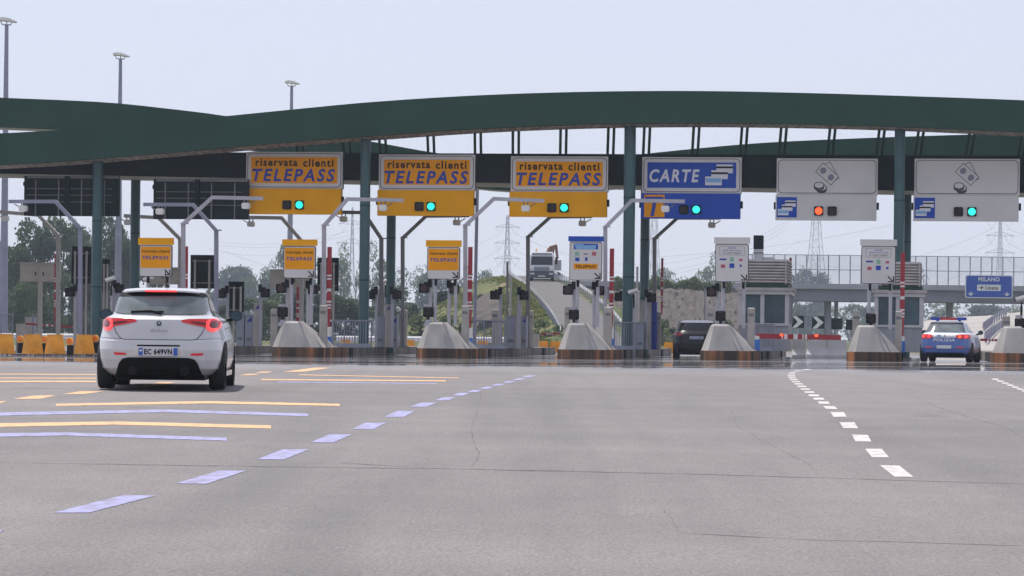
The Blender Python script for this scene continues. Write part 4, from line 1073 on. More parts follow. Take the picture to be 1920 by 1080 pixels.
def mirror(t, s, x, y, z, body):
    b = MB(); rows = []
    for i in range(9):
        th = math.pi * i / 8; rows.append([(s * (x + .095 * math.sin(th) * math.cos(ph)), y + .10 * math.sin(th) * math.sin(ph) if math.sin(ph) > 0 else y, z + .078 * math.cos(th)) for ph in [2 * math.pi * j / 16 for j in range(17)]])
    o = b.grid(rows).build('door_mirror', body, t, True)
    MB().prism([(s * (x + a), z + c) for a, c in circ(0, 0, .086, 18, .068)], y - .012, y - .004).build('mirror_glass', 'mirror', o)
    MB().tube([(s * (x - .20), y + .05, z - .09), (s * (x - .05), y + .05, z - .04)], .03, 6).build('mirror_arm', 'black', o)

def sidestuff(t, S, yw, zw, wr, glass, zb):
    for s in (-1, 1):
        S.patch([(yw[0], zb), (yw[1], zb), (yw[2], zw), (yw[3], zw)], .005, 4, 'side', s).build('side_window', glass, t, True)

# --- white hatchback, the hero
S = Shell([(.15, .70, .30, 4.05, 4), (.22, .80, .13, 4.25, 4.5), (.30, .87, .05, 4.33, 5), (.42, .90, .01, 4.35, 5), (.56, .905, 0, 4.35, 5), (.68, .903, .03, 4.33, 5), (.705, .90, .055, 4.32, 5),
           (.80, .875, .07, 4.27, 5), (.90, .85, .085, 4.08, 5), (.98, .828, .105, 3.55, 5), (1.015, .785, .155, 3.16, 5), (1.045, .718, .21, 3.0, 4.8), (1.10, .685, .26, 2.88, 4.6), (1.20, .655, .34, 2.66, 4.4),
           (1.30, .622, .43, 2.42, 4.2), (1.36, .59, .50, 2.28, 4), (1.40, .545, .66, 2.12, 3.6), (1.425, .47, .85, 1.95, 3.2), (1.437, .36, 1.02, 1.8, 3)])
p = P(297, 640, 40.9); p.z = G(p.x, p.y + 2)
car = thing('hatchback', 'white five-door hatchback driving away at left with red tail lamps lit', 'car', p, R(2.6)); car.scale = (.965, .965, .965)
S.body().build('body', 'carwhite', car, True)
S.patch([(-.60, 1.315), (.60, 1.315), (.62, 1.27), (.645, 1.10), (.63, 1.068), (.45, 1.05), (-.45, 1.05), (-.63, 1.068), (-.645, 1.10), (-.62, 1.27)], .012).build('rear_window', 'glass', car, True)
S.patch([(-.585, 1.355), (.585, 1.355), (.615, 1.30), (.57, 1.296), (.40, 1.306), (0, 1.312), (-.40, 1.306), (-.57, 1.296), (-.615, 1.30)], .018).build('window_header', 'black', car, True)
b = MB(); rows = []
for i in range(21):
    x = -.585 + 1.17 * i / 20; e = 1 - abs(x / .6) ** 4 * .5; zc = 1.372 + .025 * (1 - (x / .585) ** 2)
    yb = S.rear(x, 1.36); rows.append([(x, yb - .10 * e, zc), (x, yb + .2, zc + .035), (x, yb + .2, zc - .02), (x, yb - .10 * e, zc - .022), (x, yb - .10 * e, zc)])
sp_ = b.grid(rows).build('spoiler', 'carwhite', car, True)
yy = S.rear(0, 1.36) - .105
MB().prism(rr(-.22, .22, 1.368, 1.392, .008), yy - .006, yy + .02).build('brake_lamp', 'tailring', sp_)
for i in (-1, 1):
    ln = [(i * x, z) for x, z in ((.31, .975), (.315, .945), (.50, .905), (.66, .875), (.80, .87), (.812, .965), (.76, .985), (.62, .986), (.42, .984))]
    k = S.patch(ln, .014).build('tail_lamp', 'tailred', car, True)
    S.patch([(i * x, z) for x, z in ((.44, .955), (.44, .935), (.56, .912), (.655, .90), (.655, .935), (.56, .95))], .0185).build('reversing_lens', 'taildark', k, True)
    cx, cz = i * .738, .914; ring = MB(); N = 28; rows = []
    for j in range(N + 1):
        a = 2 * math.pi * j / N; row = []
        for r_, o_ in ((.096, .008), (.094, .022), (.080, .030), (.052, .026), (.048, .014)):
            x, z = cx + r_ * math.cos(a), cz + r_ * math.sin(a); xx = max(-.845, min(.845, x)); row.append((x, S.rear(xx, z) - o_, z))
        rows.append(row)
    ring.grid(rows).build('lamp_ring', 'tailring', k, True)
    S.patch([(cx + .05 * math.cos(a), cz + .05 * math.sin(a)) for a in [2 * math.pi * j / 16 for j in range(16)]], .0145).build('lamp_core', 'taildark', k, True)
    S.patch([(i * x, z) for x, z in ((.435, .485), (.46, .515), (.625, .52), (.60, .485))], .008).build('reflector', 'tailred', car, True)
    # boot seam
    pts = [(0, .698), (.48, .700), (.53, .715), (.60, .80), (.625, .87)]
    b = MB(); b.tube([(i * x, S.rear(i * x, z) - .001, z) for x, z in [(pts[q][0] + (pts[q + 1][0] - pts[q][0]) * u / 6, pts[q][1] + (pts[q + 1][1] - pts[q][1]) * u / 6) for q in range(4) for u in range(6)] + [pts[-1]]], .006, 5).build('boot_seam', 'taildark' if 0 else 'signedge', car)
for i in (-1, 1):   # bumper seams
    MB().tube([(i * (.53 + .35 * u / 10), S.rear(i * (.53 + .35 * u / 10), .708 + .02 * u / 10) - .001, .708 + .02 * u / 10) for u in range(11)], .004, 5).build('bumper_seam', 'printgrey', car)
# plate recess, plate, badge
S.patch([(-.37, .475), (.37, .475), (.335, .585), (.29, .612), (-.29, .612), (-.335, .585)], .003).build('plate_recess', 'signwhite', car, True)
S.patch([(-.30, .606), (.30, .606), (.29, .628), (-.29, .628)], .005).build('painted_recess_shadow', 'black', car, True)  # black strip laid along the recess top as its painted shadow
y0 = S.rear(.27, .53) - .03
pl = MB().prism(rr(-.272, .272, .478, .590, .012), y0 - .012, y0).build('number_plate', 'plate', car)
for s_ in (-1, 1): MB().prism([(s_ * .268, .482), (s_ * .212, .482), (s_ * .212, .586), (s_ * .268, .586)], y0 - .0145, y0 - .0125).build('plate_band', 'plateblue', pl)
MB().prism(circ(-.24, .55, .017, 10), y0 - .0165, y0 - .015).build('star_ring', 'textwhite', pl)
text('EC 649VN', 'textblack', .385, .078, pl, (0, y0 - .0135, .533), 0, .03)
y1 = S.rear(0, .925) - .006
bd = MB().prism(circ(0, .925, .042, 24), y1 - .012, y1).build('badge', 'chrome', car); MB().prism(circ(0, .925, .033, 24), y1 - .016, y1 - .0125).build('badge_core', 'mirror', bd)
MB().prism(circ(-.0, .932, .012, 12), y1 - .019, y1 - .0162).build('badge_mark', 'plate', bd)
text('Giulietta', 'chrome', .235, .042, car, (0, S.rear(0, .83) - .008, .832), .3, .01, 'script_badge')
# diffuser, exhausts, wiper, underbody, antenna
S.patch([(-.585, .152), (.585, .152), (.60, .22), (.54, .38), (.50, .43), (.42, .452), (-.42, .452), (-.50, .43), (-.54, .38), (-.60, .22)], .016).build('diffuser', 'trim', car, True)
for i in (-1, 1):
    y2 = S.rear(i * .36, .27); e = MB().tube([(i * .36, y2 - .06, .268), (i * .36, y2 + .25, .268)], .066, 20).build('exhaust', 'black', car, True)
    MB().tube([(i * .36, y2 - .065, .268), (i * .36, y2 - .058, .268)], .046, 16).build('exhaust_bore', 'black', e)
MB().span(-.62, .62, .35, 3.9, .135, .22).build('underbody', 'black', car)
b = MB(); b.tube([(.02, S.rear(.02, 1.065) - .03, 1.063), (-.12, S.rear(-.12, 1.10) - .03, 1.098), (-.40, S.rear(-.40, 1.085) - .03, 1.085)], .016, 6); b.tube([(-.39, S.rear(-.39, 1.08) - .025, 1.083), (.05, S.rear(.05, 1.09) - .025, 1.092)], .013, 5)
b.build('wiper', 'trim', car)
b = MB(); b.tube([(.045, .92, 1.42), (.045, .98, 1.47)], .028, 8); b.tube([(.045, .96, 1.45), (.045, .62, 1.66)], .007, 5); b.build('antenna', 'black', car)
for s_ in (-1, 1):
    S.patch([(.86, 1.04), (2.62, 1.01), (2.42, 1.16), (2.05, 1.36), (1.2, 1.36), (.95, 1.24)], .006, 4, 'side', s_).build('side_window', 'darkglass', car, True)
    for y in (.86, 3.49): S.patch([(y + .37 * math.cos(a), .32 + .37 * math.sin(a)) for a in [math.pi * (-.12 + 1.24 * j / 20) for j in range(21)]], .004, 4, 'side', s_).build('wheel_arch', 'black', car, True)
    MB().tube([(s_ * (S.side(1.75, .87) + .012), 1.62, .87), (s_ * (S.side(1.75, .87) + .012), 1.85, .875)], .016, 6).build('door_handle', 'chrome', car)
    MB().span(s_ * .865 - .02, s_ * .865 + .02, 1.3, 3.0, .19, .26).build('side_skirt', 'carwhite', car)
    mirror(car, s_, .955, 2.62, 1.06, 'black')
    wheel(car, s_ * .782, .86, .325, .225); wheel(car, s_ * .782, 3.49, .325, .225)

# --- blue and white police estate
S2 = Shell([(.17, .70, .35, 4.4, 4), (.24, .80, .14, 4.6, 4.5), (.34, .88, .04, 4.68, 5), (.50, .905, 0, 4.7, 5), (.66, .90, .02, 4.68, 5), (.80, .885, .05, 4.6, 5), (.90, .865, .07, 4.3, 5), (.96, .84, .12, 3.85, 5), (1.00, .78, .20, 3.3, 5), (1.06, .72, .26, 3.1, 4.6),
            (1.20, .655, .42, 2.75, 4.4), (1.32, .60, .58, 2.45, 4), (1.38, .54, .75, 2.25, 3.6), (1.41, .44, 1.0, 2.05, 3.2), (1.42, .34, 1.15, 1.9, 3)])
p = P(1770, 640, 104.5); p.z = G(p.x, p.y)
pol = thing('police_car', 'blue and white police estate car with roof light bar stopped at the rightmost lane', 'police car', p, R(-14))
def pc(z, v): return 1 if z < .86 else (2 if z > 1.0 else 0)
S2.body(pc).build('body', ['white', 'carblue', 'carpale'], pol, True)
S2.patch([(-.56, 1.31), (.56, 1.31), (.61, 1.20), (.665, 1.03), (-.665, 1.03), (-.61, 1.20)], .008).build('rear_window', 'glass', pol, True)
S2.patch([(-.53, 1.36), (.53, 1.36), (.57, 1.30), (-.57, 1.30)], .014).build('window_header', 'black', pol, True)
for i in (-1, 1):
    k = S2.patch([(i * x, z) for x, z in ((.40, .83), (.40, .92), (.55, .955), (.82, .95), (.85, .86), (.80, .81), (.6, .80))], .012).build('tail_lamp', 'tailred', pol, True)
    for cx in (.52, .71):
        S2.patch([(i * cx + .048 * math.cos(a), .875 + .048 * math.sin(a)) for a in [2 * math.pi * j / 14 for j in range(14)]], .017).build('lamp_ring', 'tailring' if not (i == 1 and cx < .6) else 'redlight', k, True)
    S2.patch([(i * x, z) for x, z in ((.42, .49), (.42, .53), (.66, .53), (.64, .49))], .01).build('reflector', 'tailred', pol, True)
S2.patch([(-.39, .955), (.39, .955), (.385, .845), (-.385, .845)], .009).build('white_band', 'white', pol, True)
yy = S2.rear(.40, .78) - .02
text('POLIZIA', 'textwhite', .74, .105, pol, (.0, yy, .765), .1, .03)
MB().prism(circ(-.18, .90, .085, 14, .04), S2.rear(.2, .9) - .025, S2.rear(.2, .9) - .018).build('emblem', 'paleblue', pol)
MB().prism(circ(.02, .90, .028, 14), S2.rear(.0, .9) - .025, S2.rear(.0, .9) - .014).build('badge', 'printred', pol)
pl = MB().prism(rr(-.25, .25, .47, .58, .012), S2.rear(.25, .52) - .03, S2.rear(.25, .52) - .015).build('number_plate', 'plate', pol)
S2.patch([(-.64, .16), (.64, .16), (.66, .24), (.62, .33), (-.62, .33), (-.66, .24)], .016).build('rear_valance', 'black', pol, True)
lb = MB().prism(rr(-.52, .52, 1.455, 1.545, .03), 1.35, 1.62).build('light_bar', 'barred', pol)
for i in (-1, 1):
    MB().prism(rr(i * .45 - .16, i * .45 + .16, 1.447, 1.553, .03), 1.34, 1.63).build('blue_beacon', 'sticker', lb)
    MB().span(i * .38 - .04, i * .38 + .04, 1.44, 1.52, 1.38, 1.45).build('bar_foot', 'black', lb)
    S2.patch([(.95, 1.03), (2.85, 1.0), (2.5, 1.2), (2.1, 1.35), (1.25, 1.34)], .006, 4, 'side', i).build('side_window', 'darkglass', pol, True)
    for y in (.93, 3.63): S2.patch([(y + .37 * math.cos(a), .32 + .37 * math.sin(a)) for a in [math.pi * (-.12 + 1.24 * j / 20) for j in range(21)]], .004, 4, 'side', i).build('wheel_arch', 'black', pol, True)
    mirror(pol, i, .985, 2.8, 1.03, 'black'); wheel(pol, i * .782, .93, .325, .22); wheel(pol, i * .782, 3.63, .325, .22)
MB().span(-.62, .62, .4, 4.2, .15, .24).build('underbody', 'black', pol)

# --- dark estate car half hidden by the nose
S3 = Shell([(.18, .70, .35, 4.2, 4), (.26, .80, .12, 4.4, 4.5), (.40, .86, .02, 4.48, 5), (.60, .88, 0, 4.5, 5), (.80, .875, .03, 4.45, 5), (.95, .855, .07, 4.0, 5), (1.03, .80, .14, 3.5, 5), (1.10, .745, .20, 3.1, 4.6), (1.25, .70, .32, 2.8, 4.4),
            (1.38, .65, .44, 2.5, 4), (1.45, .60, .60, 2.3, 3.6), (1.48, .50, .85, 2.1, 3.2), (1.49, .38, 1.0, 1.9, 3)])
p = P(1306, 640, 111); p.z = G(p.x, p.y)
suv = thing('dark_car', 'dark estate car with pale roof half hidden behind a concrete nose', 'car', p, R(-4)); suv.scale = (1, 1, .955)
def dc(z, v): return 1 if z > 1.385 else 0
S3.body(dc).build('body', ['carblack', 'white'], suv, True)
S3.patch([(-.60, 1.36), (.60, 1.36), (.70, 1.10), (-.70, 1.10)], .008).build('rear_window', 'darkglass', suv, True)
for i in (-1, 1):
    S3.patch([(i * x, z) for x, z in ((.50, .86), (.50, .96), (.80, 1.02), (.845, .88))], .012).build('tail_lamp', 'taildark', suv, True)
    MB().tube([(i * .66, .75, 1.40), (i * .66, 1.0, 1.475), (i * .66, 2.1, 1.475), (i * .68, 2.5, 1.38)], .035, 6).build('roof_rail', 'chrome', suv)
    S3.patch([(.85, 1.08), (2.75, 1.05), (2.4, 1.3), (2.1, 1.40), (1.0, 1.40)], .006, 4, 'side', i).build('side_window', 'darkglass', suv, True)
    S3.patch([(.3, 1.03), (2.9, 1.0), (2.9, 1.035), (.3, 1.065)], .008, 5, 'side', i).build('window_trim', 'chrome', suv, True)
    mirror(suv, i, .965, 2.75, 1.08, 'carblack'); wheel(suv, i * .76, .9, .33, .22); wheel(suv, i * .76, 3.5, .33, .22)
y3 = S3.rear(.26, .80) - .02
pl = MB().prism(rr(-.25, .25, .76, .87, .012), y3 - .012, y3).build('number_plate', 'cabinet', suv); text('CX 17 OV', 'plateblue', .36, .07, pl, (0, y3 - .0135, .815), 0, .02)
S3.patch([(-.62, .17), (.62, .17), (.66, .40), (-.66, .40)], .014).build('rear_valance', 'black', suv, True)
MB().span(-.6, .6, .4, 4.0, .16, .26).build('underbody', 'black', suv)

# ------------------------------------------------------------------ ramp, earthworks
CL = [(1122, 648, 216), (1108, 625, 228), (1092, 600, 240), (1064, 570, 260), (1034, 545, 280), (1006, 527, 300), (992, 519, 318), (975, 517, 345)]
cl = [P(*c) for c in CL]
def smooth(pts, n=6):
    out = []
    for i in range(len(pts) - 1):
        a = pts[max(0, i - 1)]; b = pts[i]; c = pts[i + 1]; e = pts[min(len(pts) - 1, i + 2)]
        for j in range(n):
            t = j / n; out.append(.5 * ((2 * b) + (c - a) * t + (2 * a - 5 * b + 4 * c - e) * t * t + (3 * b - a - 3 * c + e) * t ** 3))
    return out + [pts[-1]]
cl = smooth(cl); HW = 2.05
def nrm(i):
    t = (cl[min(i + 1, len(cl) - 1)] - cl[max(0, i - 1)]); t.z = 0; t.normalize(); return Vector((t.y, -t.x, 0))
b = MB(); g = MB(); gr_l = []; gr_r = []; L_ = []; R_ = []
rows = []; rl = []; rrr = []
for i, c in enumerate(cl):
    n = nrm(i); rows.append([tuple(c - n * HW), tuple(c), tuple(c + n * HW)])
    gr_l.append(c - n * (HW + .35)); gr_r.append(c + n * (HW + .45))
    z = c.z; gl = .3
    rw = []
    for k in range(9):
        u = k / 8; sd = -n * (HW + .0 + 1.0 * min(1, u * 4) + u * 1.9 * max(0, z - gl)); rw.append((c.x + sd.x, c.y + sd.y + random.Random(i * 9 + k).uniform(-.2, .2), z - .05 - max(0, z - gl) * max(0, u - .08) / .92 + random.Random(i * 7 + k).uniform(-.12, .12) * (k > 1)))
    rl.append(rw)
    rw = []
    for k in range(9):
        u = k / 8; sd = n * (HW + 1.0 * min(1, u * 4) + u * 1.9 * max(0, z - gl)); rw.append((c.x + sd.x, c.y + sd.y, z - .05 - max(0, z - gl) * max(0, u - .08) / .92 + random.Random(i * 5 + k).uniform(-.12, .12) * (k > 1)))
    rrr.append(rw)
b.grid(rows); struct('ramp_road', b, 'ramp', True)
g.grid(rl); g.grid(rrr); struct('ramp_embankment', g, 'grassy', True)
def guardrail(pts, label, gap, mk='white', hh=.75, group='guardrails of the far roads'):
    t = thing('guardrail', label, 'guardrail', pts[0], 0, group); o = pts[0]; m = MB(); rows = []
    for p in pts: q = p - o; rows.append([(q.x, q.y, q.z + hh - .31), (q.x - .02, q.y - .06, q.z + hh - .23), (q.x, q.y, q.z + hh - .155), (q.x - .02, q.y - .06, q.z + hh - .08), (q.x, q.y, q.z + hh)])
    m.grid(rows).build('rail', mk, t); d = 0; pm = MB().span(-.05, .05, .02, .12, -.1, hh + .02).mesh('post', ['galvblue'])
    for a, c in zip(pts[:-1], pts[1:]):
        l = (c - a).length; s = -d
        while s + gap <= l:
            s += gap; q = a.lerp(c, s / l) - o; po = bpy.data.objects.new('post', pm); C.objects.link(po); po.parent = t; po.location = q
        d = l - s
    return t
guardrail(gr_l[4:-8], 'white guardrail on the left edge of the ramp, posts showing below the truck', 2.0)
guardrail(gr_r[8:], 'white guardrail on the right edge of the ramp, running down from the truck', 2.4)
guardrail([base(x, 42) for x in (-20, 40, 150)], 'pale guardrail at the far left beneath the trees', 3)
guardrail([base(x, 46) for x in (630, 760, 880, 960)], 'pale guardrail beyond the plaza between second front column and ramp', 3)
guardrail([P(1842, 634, 186), P(1862, 617, 205), P(1890, 597, 224)], 'upper diagonal guardrail to the right of the police car', 3, 'galvblue', .9)
guardrail([P(1845, 656, 162), P(1868, 636, 184), P(1892, 618, 204)], 'lower diagonal guardrail between police car and rightmost nose', 3, 'galvblue', .9)
# earth mound right of the ramp, with grass on top
b = MB(); rows = []; rm = random.Random(11)
for j in range(78):
    i = j / 3; px = 1150 + i * 12.5; ty = 543 + 3 * math.sin(i * .5) + (i > 15) * (i - 15) * 1.6
    t = P(px, ty, 300); f_ = base(px, 136); row = []
    for u, v in [(k / 16, min(1, k / 16 * (1.25 - .25 * k / 16))) for k in range(17)]:
        q = f_.lerp(t, u); row.append((q.x + rm.uniform(-.2, .2), q.y + rm.uniform(-.5, .5), f_.z + (t.z - f_.z) * v + rm.uniform(-.16, .16)))
    row.append((t.x + 2, t.y + 12, t.z + .1)); row.append((t.x + 3, t.y + 30, t.z - 6.6)); rows.append(row)
b.grid(rows); struct('earth_mound', b, 'dirt', True)
b = MB(); rows = []
for px, ty in ((880, 600), (900, 566), (920, 547), (940, 533), (957, 525), (966, 524), (976, 534), (988, 546), (1002, 558), (1020, 575), (1040, 593), (1056, 607)):
    t = P(px, ty, 262); f_ = base(px, 120); rows.append([tuple(f_.lerp(t, u) + Vector((rm.uniform(-.2, .2), rm.uniform(-.3, .3), rm.uniform(-.1, .1)))) for u in (0, .3, .6, .85, 1)] + [(t.x + 1, t.y + 14, t.z - .3), (t.x + 2, t.y + 26, .2)])
b.grid(rows); struct('grass_slope', b, 'grassy', True)
tf = MB(); rg = random.Random(21); grids = (rows, [r[:6] for r in rl])
for i in range(15000):
    rows = grids[i % 2]; a = rg.random() * (len(rows) - 1.001); i_ = int(a); a -= i_; k = rg.random() * 4.999; k_ = int(k); k -= k_
    V_ = lambda i, j: Vector(rows[i][j])
    q = V_(i_, k_).lerp(V_(i_ + 1, k_), a).lerp(V_(i_, k_ + 1).lerp(V_(i_ + 1, k_ + 1), a), k)
    if math.sin(q.x * .9 + 1) + math.sin(q.z * 2.1 + q.x * .4) + rg.gauss(0, .6) < .2: continue
    s_ = rg.uniform(.07, .22); an = rg.uniform(0, 3.14); u = Vector((math.cos(an), math.sin(an), 0)) * s_
    tf.add([q - u * .6 + Vector((0, 0, -.03)), q + u * .6 + Vector((0, 0, -.03)), q + u * .9 + Vector((rg.uniform(-.1, .1), -s_ * .9, s_ * .9)), q - u * .5 + Vector((0, -s_ * .8, s_ * .7))], [(0, 1, 2, 3)], rg.choice((0, 1, 1)))
tag(tf.build('slope_grass', ['leaflight', 'tuft']), kind='stuff')
b = MB(); rows = []
for i in range(7):
    px = 893 + i * 8; t = P(px, 566 - 14 * math.sin(i / 6 * 2.4), 256); f_ = P(px - 6, 612 - 2 * i, 240); rows.append([tuple(f_.lerp(t, u) + Vector((0, -1.6, .15 + .25 * math.sin(u * 3.1)))) for u in (0, .25, .5, .75, 1)])
b.grid(rows); struct('bare_earth_patch', b, 'dirt', True)

# --- truck coming down the ramp
i0 = min(range(len(cl)), key=lambda k: abs(cl[k].y - 299)); c = cl[i0]
tv = cl[i0 + 2] - cl[i0 - 2]; yaw = math.atan2(-tv.x, tv.y); pitch = math.atan2(tv.z, Vector((tv.x, tv.y)).length)
trk = thing('truck', 'white cab truck with rusty crane on its bed coming down the ramp', 'truck', c + Vector((.5, 0, .02)), yaw + R(-4)); trk.rotation_euler.x = pitch * .6
b = MB(); sec = [(0, .62, 1.18), (.06, .95, 1.22), (.0, 1.3, 1.22), (.10, 1.75, 1.22), (.34, 2.55, 1.16), (.55, 2.85, 1.05)]
rows = [[(-w_, 1.9, z), (-w_, y + .12, z), (-w_ + .14, y, z), (0, y - .04, z), (w_ - .14, y, z), (w_, y + .12, z), (w_, 1.9, z)] for y, z, w_ in sec]
b.grid(rows); b.add(rows[-1] , [tuple(range(7))]); b.build('cab', 'white', trk)
MB().add([(-1.06, -.03, 1.58), (1.06, -.03, 1.58), (1.02, .18, 2.40), (-1.02, .18, 2.40), (-1.1, .20, 1.62), (1.1, .20, 1.62), (1.04, .42, 2.42), (-1.04, .42, 2.42)], [(0, 1, 2, 3), (0, 3, 7, 4), (1, 5, 6, 2)]).build('windscreen', 'darkglass', trk)
bp = MB().span(-1.22, 1.22, -.16, .5, .28, .98).build('bumper', 'truckdark', trk)
MB().span(-.75, .75, -.05, .02, 1.02, 1.40).build('grille', 'printgrey', trk)
for s_ in (-1, 1):
    MB().span(s_ * .92 - .2, s_ * .92 + .2, -.185, -.162, .62, .80).build('headlight', 'frame', bp)
    MB().span(s_ * 1.42 - .12, s_ * 1.42 + .12, .15, .3, 1.65, 2.3).build('door_mirror', 'black', trk)
    MB().tube([(s_ * 1.16, .35, 2.35), (s_ * 1.42, .22, 2.28)], .025, 5).build('mirror_arm', 'black', trk)
    wheel(trk, s_ * 1.05, 1.0, .5, .3, 'frame'); wheel(trk, s_ * 1.05, 4.6, .5, .3, 'frame')
MB().span(-1.0, 1.0, .05, .2, 2.56, 2.74).build('roof_lettering_panel', 'printgrey', trk)
MB().prism([(-.35, .42), (.35, .42), (.35, .54), (-.35, .54)], -.175, -.162).build('number_plate', 'plate', trk)
MB().span(-1.15, 1.15, 2.1, 8.0, .75, 1.0).build('chassis', 'truckdark', trk)
MB().span(.2, 1.9, 3.2, 7.8, 1.0, 2.05).build('side_load', 'frame', trk)
b = MB(); b.span(.35, 1.15, 2.1, 3.0, 1.0, 2.9); b.build('crane_base', 'rust', trk)
b = MB(); b.tube([(.6, 2.5, 2.7), (.75, 2.6, 3.2)], .22, 6); b.tube([(.95, 2.7, 2.7), (1.1, 2.8, 3.45)], .2, 6); b.tube([(.75, 2.6, 3.3), (1.35, 3.2, 3.5), (1.5, 4.4, 2.2)], .13, 6); b.build('crane_arm', 'rust', trk)
MB().tube([(-.55, 1.0, 2.85), (-.55, 1.0, 3.15)], .06, 6).build('roof_beacon', 'orange', trk)

# ------------------------------------------------------------------ overpass with fence, blue motorway sign
DO = 330; mo = DO / F
l, r_ = P(1470, 538, DO), P(2150, 545, DO)
ov = thing('overpass', 'grey concrete overpass crossing behind the right toll booth', 'bridge', (l.x, DO, .485)); Lx = r_.x - l.x
zz = lambda x0y, px: P(px, x0y, DO).z - .485
za, zb_, zc_ = zz(531, 1480), zz(541, 1480), zz(563.5, 1480)
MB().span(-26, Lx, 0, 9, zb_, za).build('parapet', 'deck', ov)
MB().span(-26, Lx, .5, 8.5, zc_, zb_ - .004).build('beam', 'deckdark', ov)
for px in (1559, 1575, 1790, 1980):
    x = P(px, 600, DO).x - l.x; MB().tube([(x, 4, -.2), (x, 4, zc_ - .01)], .38 if px != 1575 else .22, 12).build('pier', 'deck', ov, True)
fz0, fz1 = za, zz(477.5, 1480)
fe = thing('bridge_fence', 'tall wire mesh fence along the top of the overpass', 'fence', (l.x, DO + .2, .485 + fz0)); hF = fz1 - fz0
pm = MB().tube([(0, 0, 0), (0, 0, hF)], .06, 6).mesh('post', ['galvblue']); n = 0
for i in range(64):
    x = -7 + i * 1.18
    if x > Lx: break
    po = bpy.data.objects.new('post', pm); C.objects.link(po); po.parent = fe; po.location = (x, 0, 0)
for zf in (hF, hF * .49): MB().tube([(-7, -.05, zf), (Lx, -.05, zf)], .05, 5).build('rail', 'galvblue', fe)
MB().add([(-7, .05, .05), (Lx, .05, .05), (Lx, .05, hF), (-7, .05, hF)], [(0, 1, 2, 3)]).build('mesh_panel', 'mesh', fe)
# big blue sign on the overpass edge
c = P(1854, 559, DO - 1.2); W_ = 88.5 * mo; H_ = 43 * mo
t = thing('direction_sign', 'blue motorway direction sign with white down arrows hung on the overpass', 'road sign', c)
MB().prism(rr(-W_ / 2, W_ / 2, 0, H_, .22), 0, .12).build('board_edge', 'white', t)
MB().prism(rr(-W_ / 2 + .1, W_ / 2 - .1, .1, H_ - .1, .18), -.03, -.004).build('board', 'signblue', t)
text('MILANO', 'textwhite', 2.3, .46, t, (0, -.034, H_ - .45), 0, .03)
q = MB().prism(rr(-1.28, 1.28, .78, 1.45, .08), -.04, -.032).build('name_field', 'textwhite', t)
text('Linate', 'textblack', 1.35, .40, t, (.30, -.046, 1.12), 0, .02)
b = MB(); b.prism([(-1.05, 1.08), (-.55, 1.08), (-.55, 1.15), (-1.05, 1.15)], -.052, -.042); b.prism([(-.86, .93), (-.76, .93), (-.70, 1.30), (-.80, 1.30)], -.054, -.041); b.build('plane_symbol', 'textblack', t)
for s_ in (-1, 1):
    b = MB(); x = s_ * (W_ / 2 - .6); b.prism([(x - .07, .50), (x + .07, .50), (x + .07, .66), (x - .07, .66)], -.045, -.034); b.prism([(x, .22), (x + .34, .50), (x + .12, .48), (x - .12, .48), (x - .34, .50)], -.047, -.034); b.build('down_arrow', 'textwhite', t)
for s_ in (-1, 1): MB().span(s_ * 1.5 - .05, s_ * 1.5 + .05, .12, 1.3, H_ * .6, H_ * .6 + .1).build('bracket', 'galvdark', t)
# chevron boards on the bend
def chevron(px, y0, y1, wpx, face, label, D=205):
    p = P(px, y1, D); mpp = D / F; s = wpx * mpp; h = (y1 - y0) * mpp; gz = G(p.x, D)
    t = thing('chevron_board', label, 'road sign', (p.x, D, gz), 0, 'chevron boards on the bend'); z = p.z - gz
    MB().prism([(-s / 2, z), (s / 2, z), (s / 2, z + h), (-s / 2, z + h)], 0, .05).build('board', 'girder', t)
    if face: MB().prism([(-s * .46, z + .02), (-s * .12, z + .02), (s * .44, z + h * .5), (-s * .12, z + h - .02), (-s * .46, z + h - .02), (-s * .02, z + h * .5)], -.02, -.003).build('chevron', 'white', t)
    MB().tube([(0, .1, 0), (0, .1, z + h * .9)], .04, 6).build('post', 'galv', t)
chevron(1496, 592, 615, 23, True, 'black and white chevron board right of the left booth, left one')
chevron(1534, 593, 616.5, 23, True, 'black and white chevron board right of the left booth, right one')
chevron(1569, 597, 617.5, 21, False, 'dark back of a board right of the chevron boards'); chevron(1594, 599, 618.5, 16, False, 'dark back of a board beside the concrete post left of right booth')

# ------------------------------------------------------------------ poles, high masts, pylons and cables
def highmast(px, py, D, label):
    p = P(px, py, D); g = G(p.x, D); h = p.z - g; mpp = D / F
    t = thing('lamp_mast', label, 'lamp mast', (p.x, D, g), R(8), 'tall lamp masts behind the canopy')
    MB().tube([(0, 0, 0), (0, 0, h * .5), (0, 0, h)], .26, 12, 0, .105).build('pole', 'galvblue', t, True)
    b = MB(); b.tube([(-.36, 0, h + .25), (-.24, 0, h + .02), (.24, 0, h + .02), (.3, 0, h + .2)], .03, 6); b.tube([(0, 0, h), (0, 0, h + .24)], .03, 6); b.build('bracket', 'galv', t)
    MB().prism([(-.50, h + .34), (-.44, h + .24), (0, h + .22), (.52, h + .15), (.58, h + .18), (.15, h + .36), (-.25, h + .42)], -.34, .34).build('lamp_head', 'mastlamp', t)
highmast(12.5, 47, 172, 'tall lamp mast at the far left edge, highest in the photo'); highmast(226, 111, 196, 'tall lamp mast above the left rear arch'); highmast(547, 162, 222, 'tall lamp mast above the front arch, shortest of three')
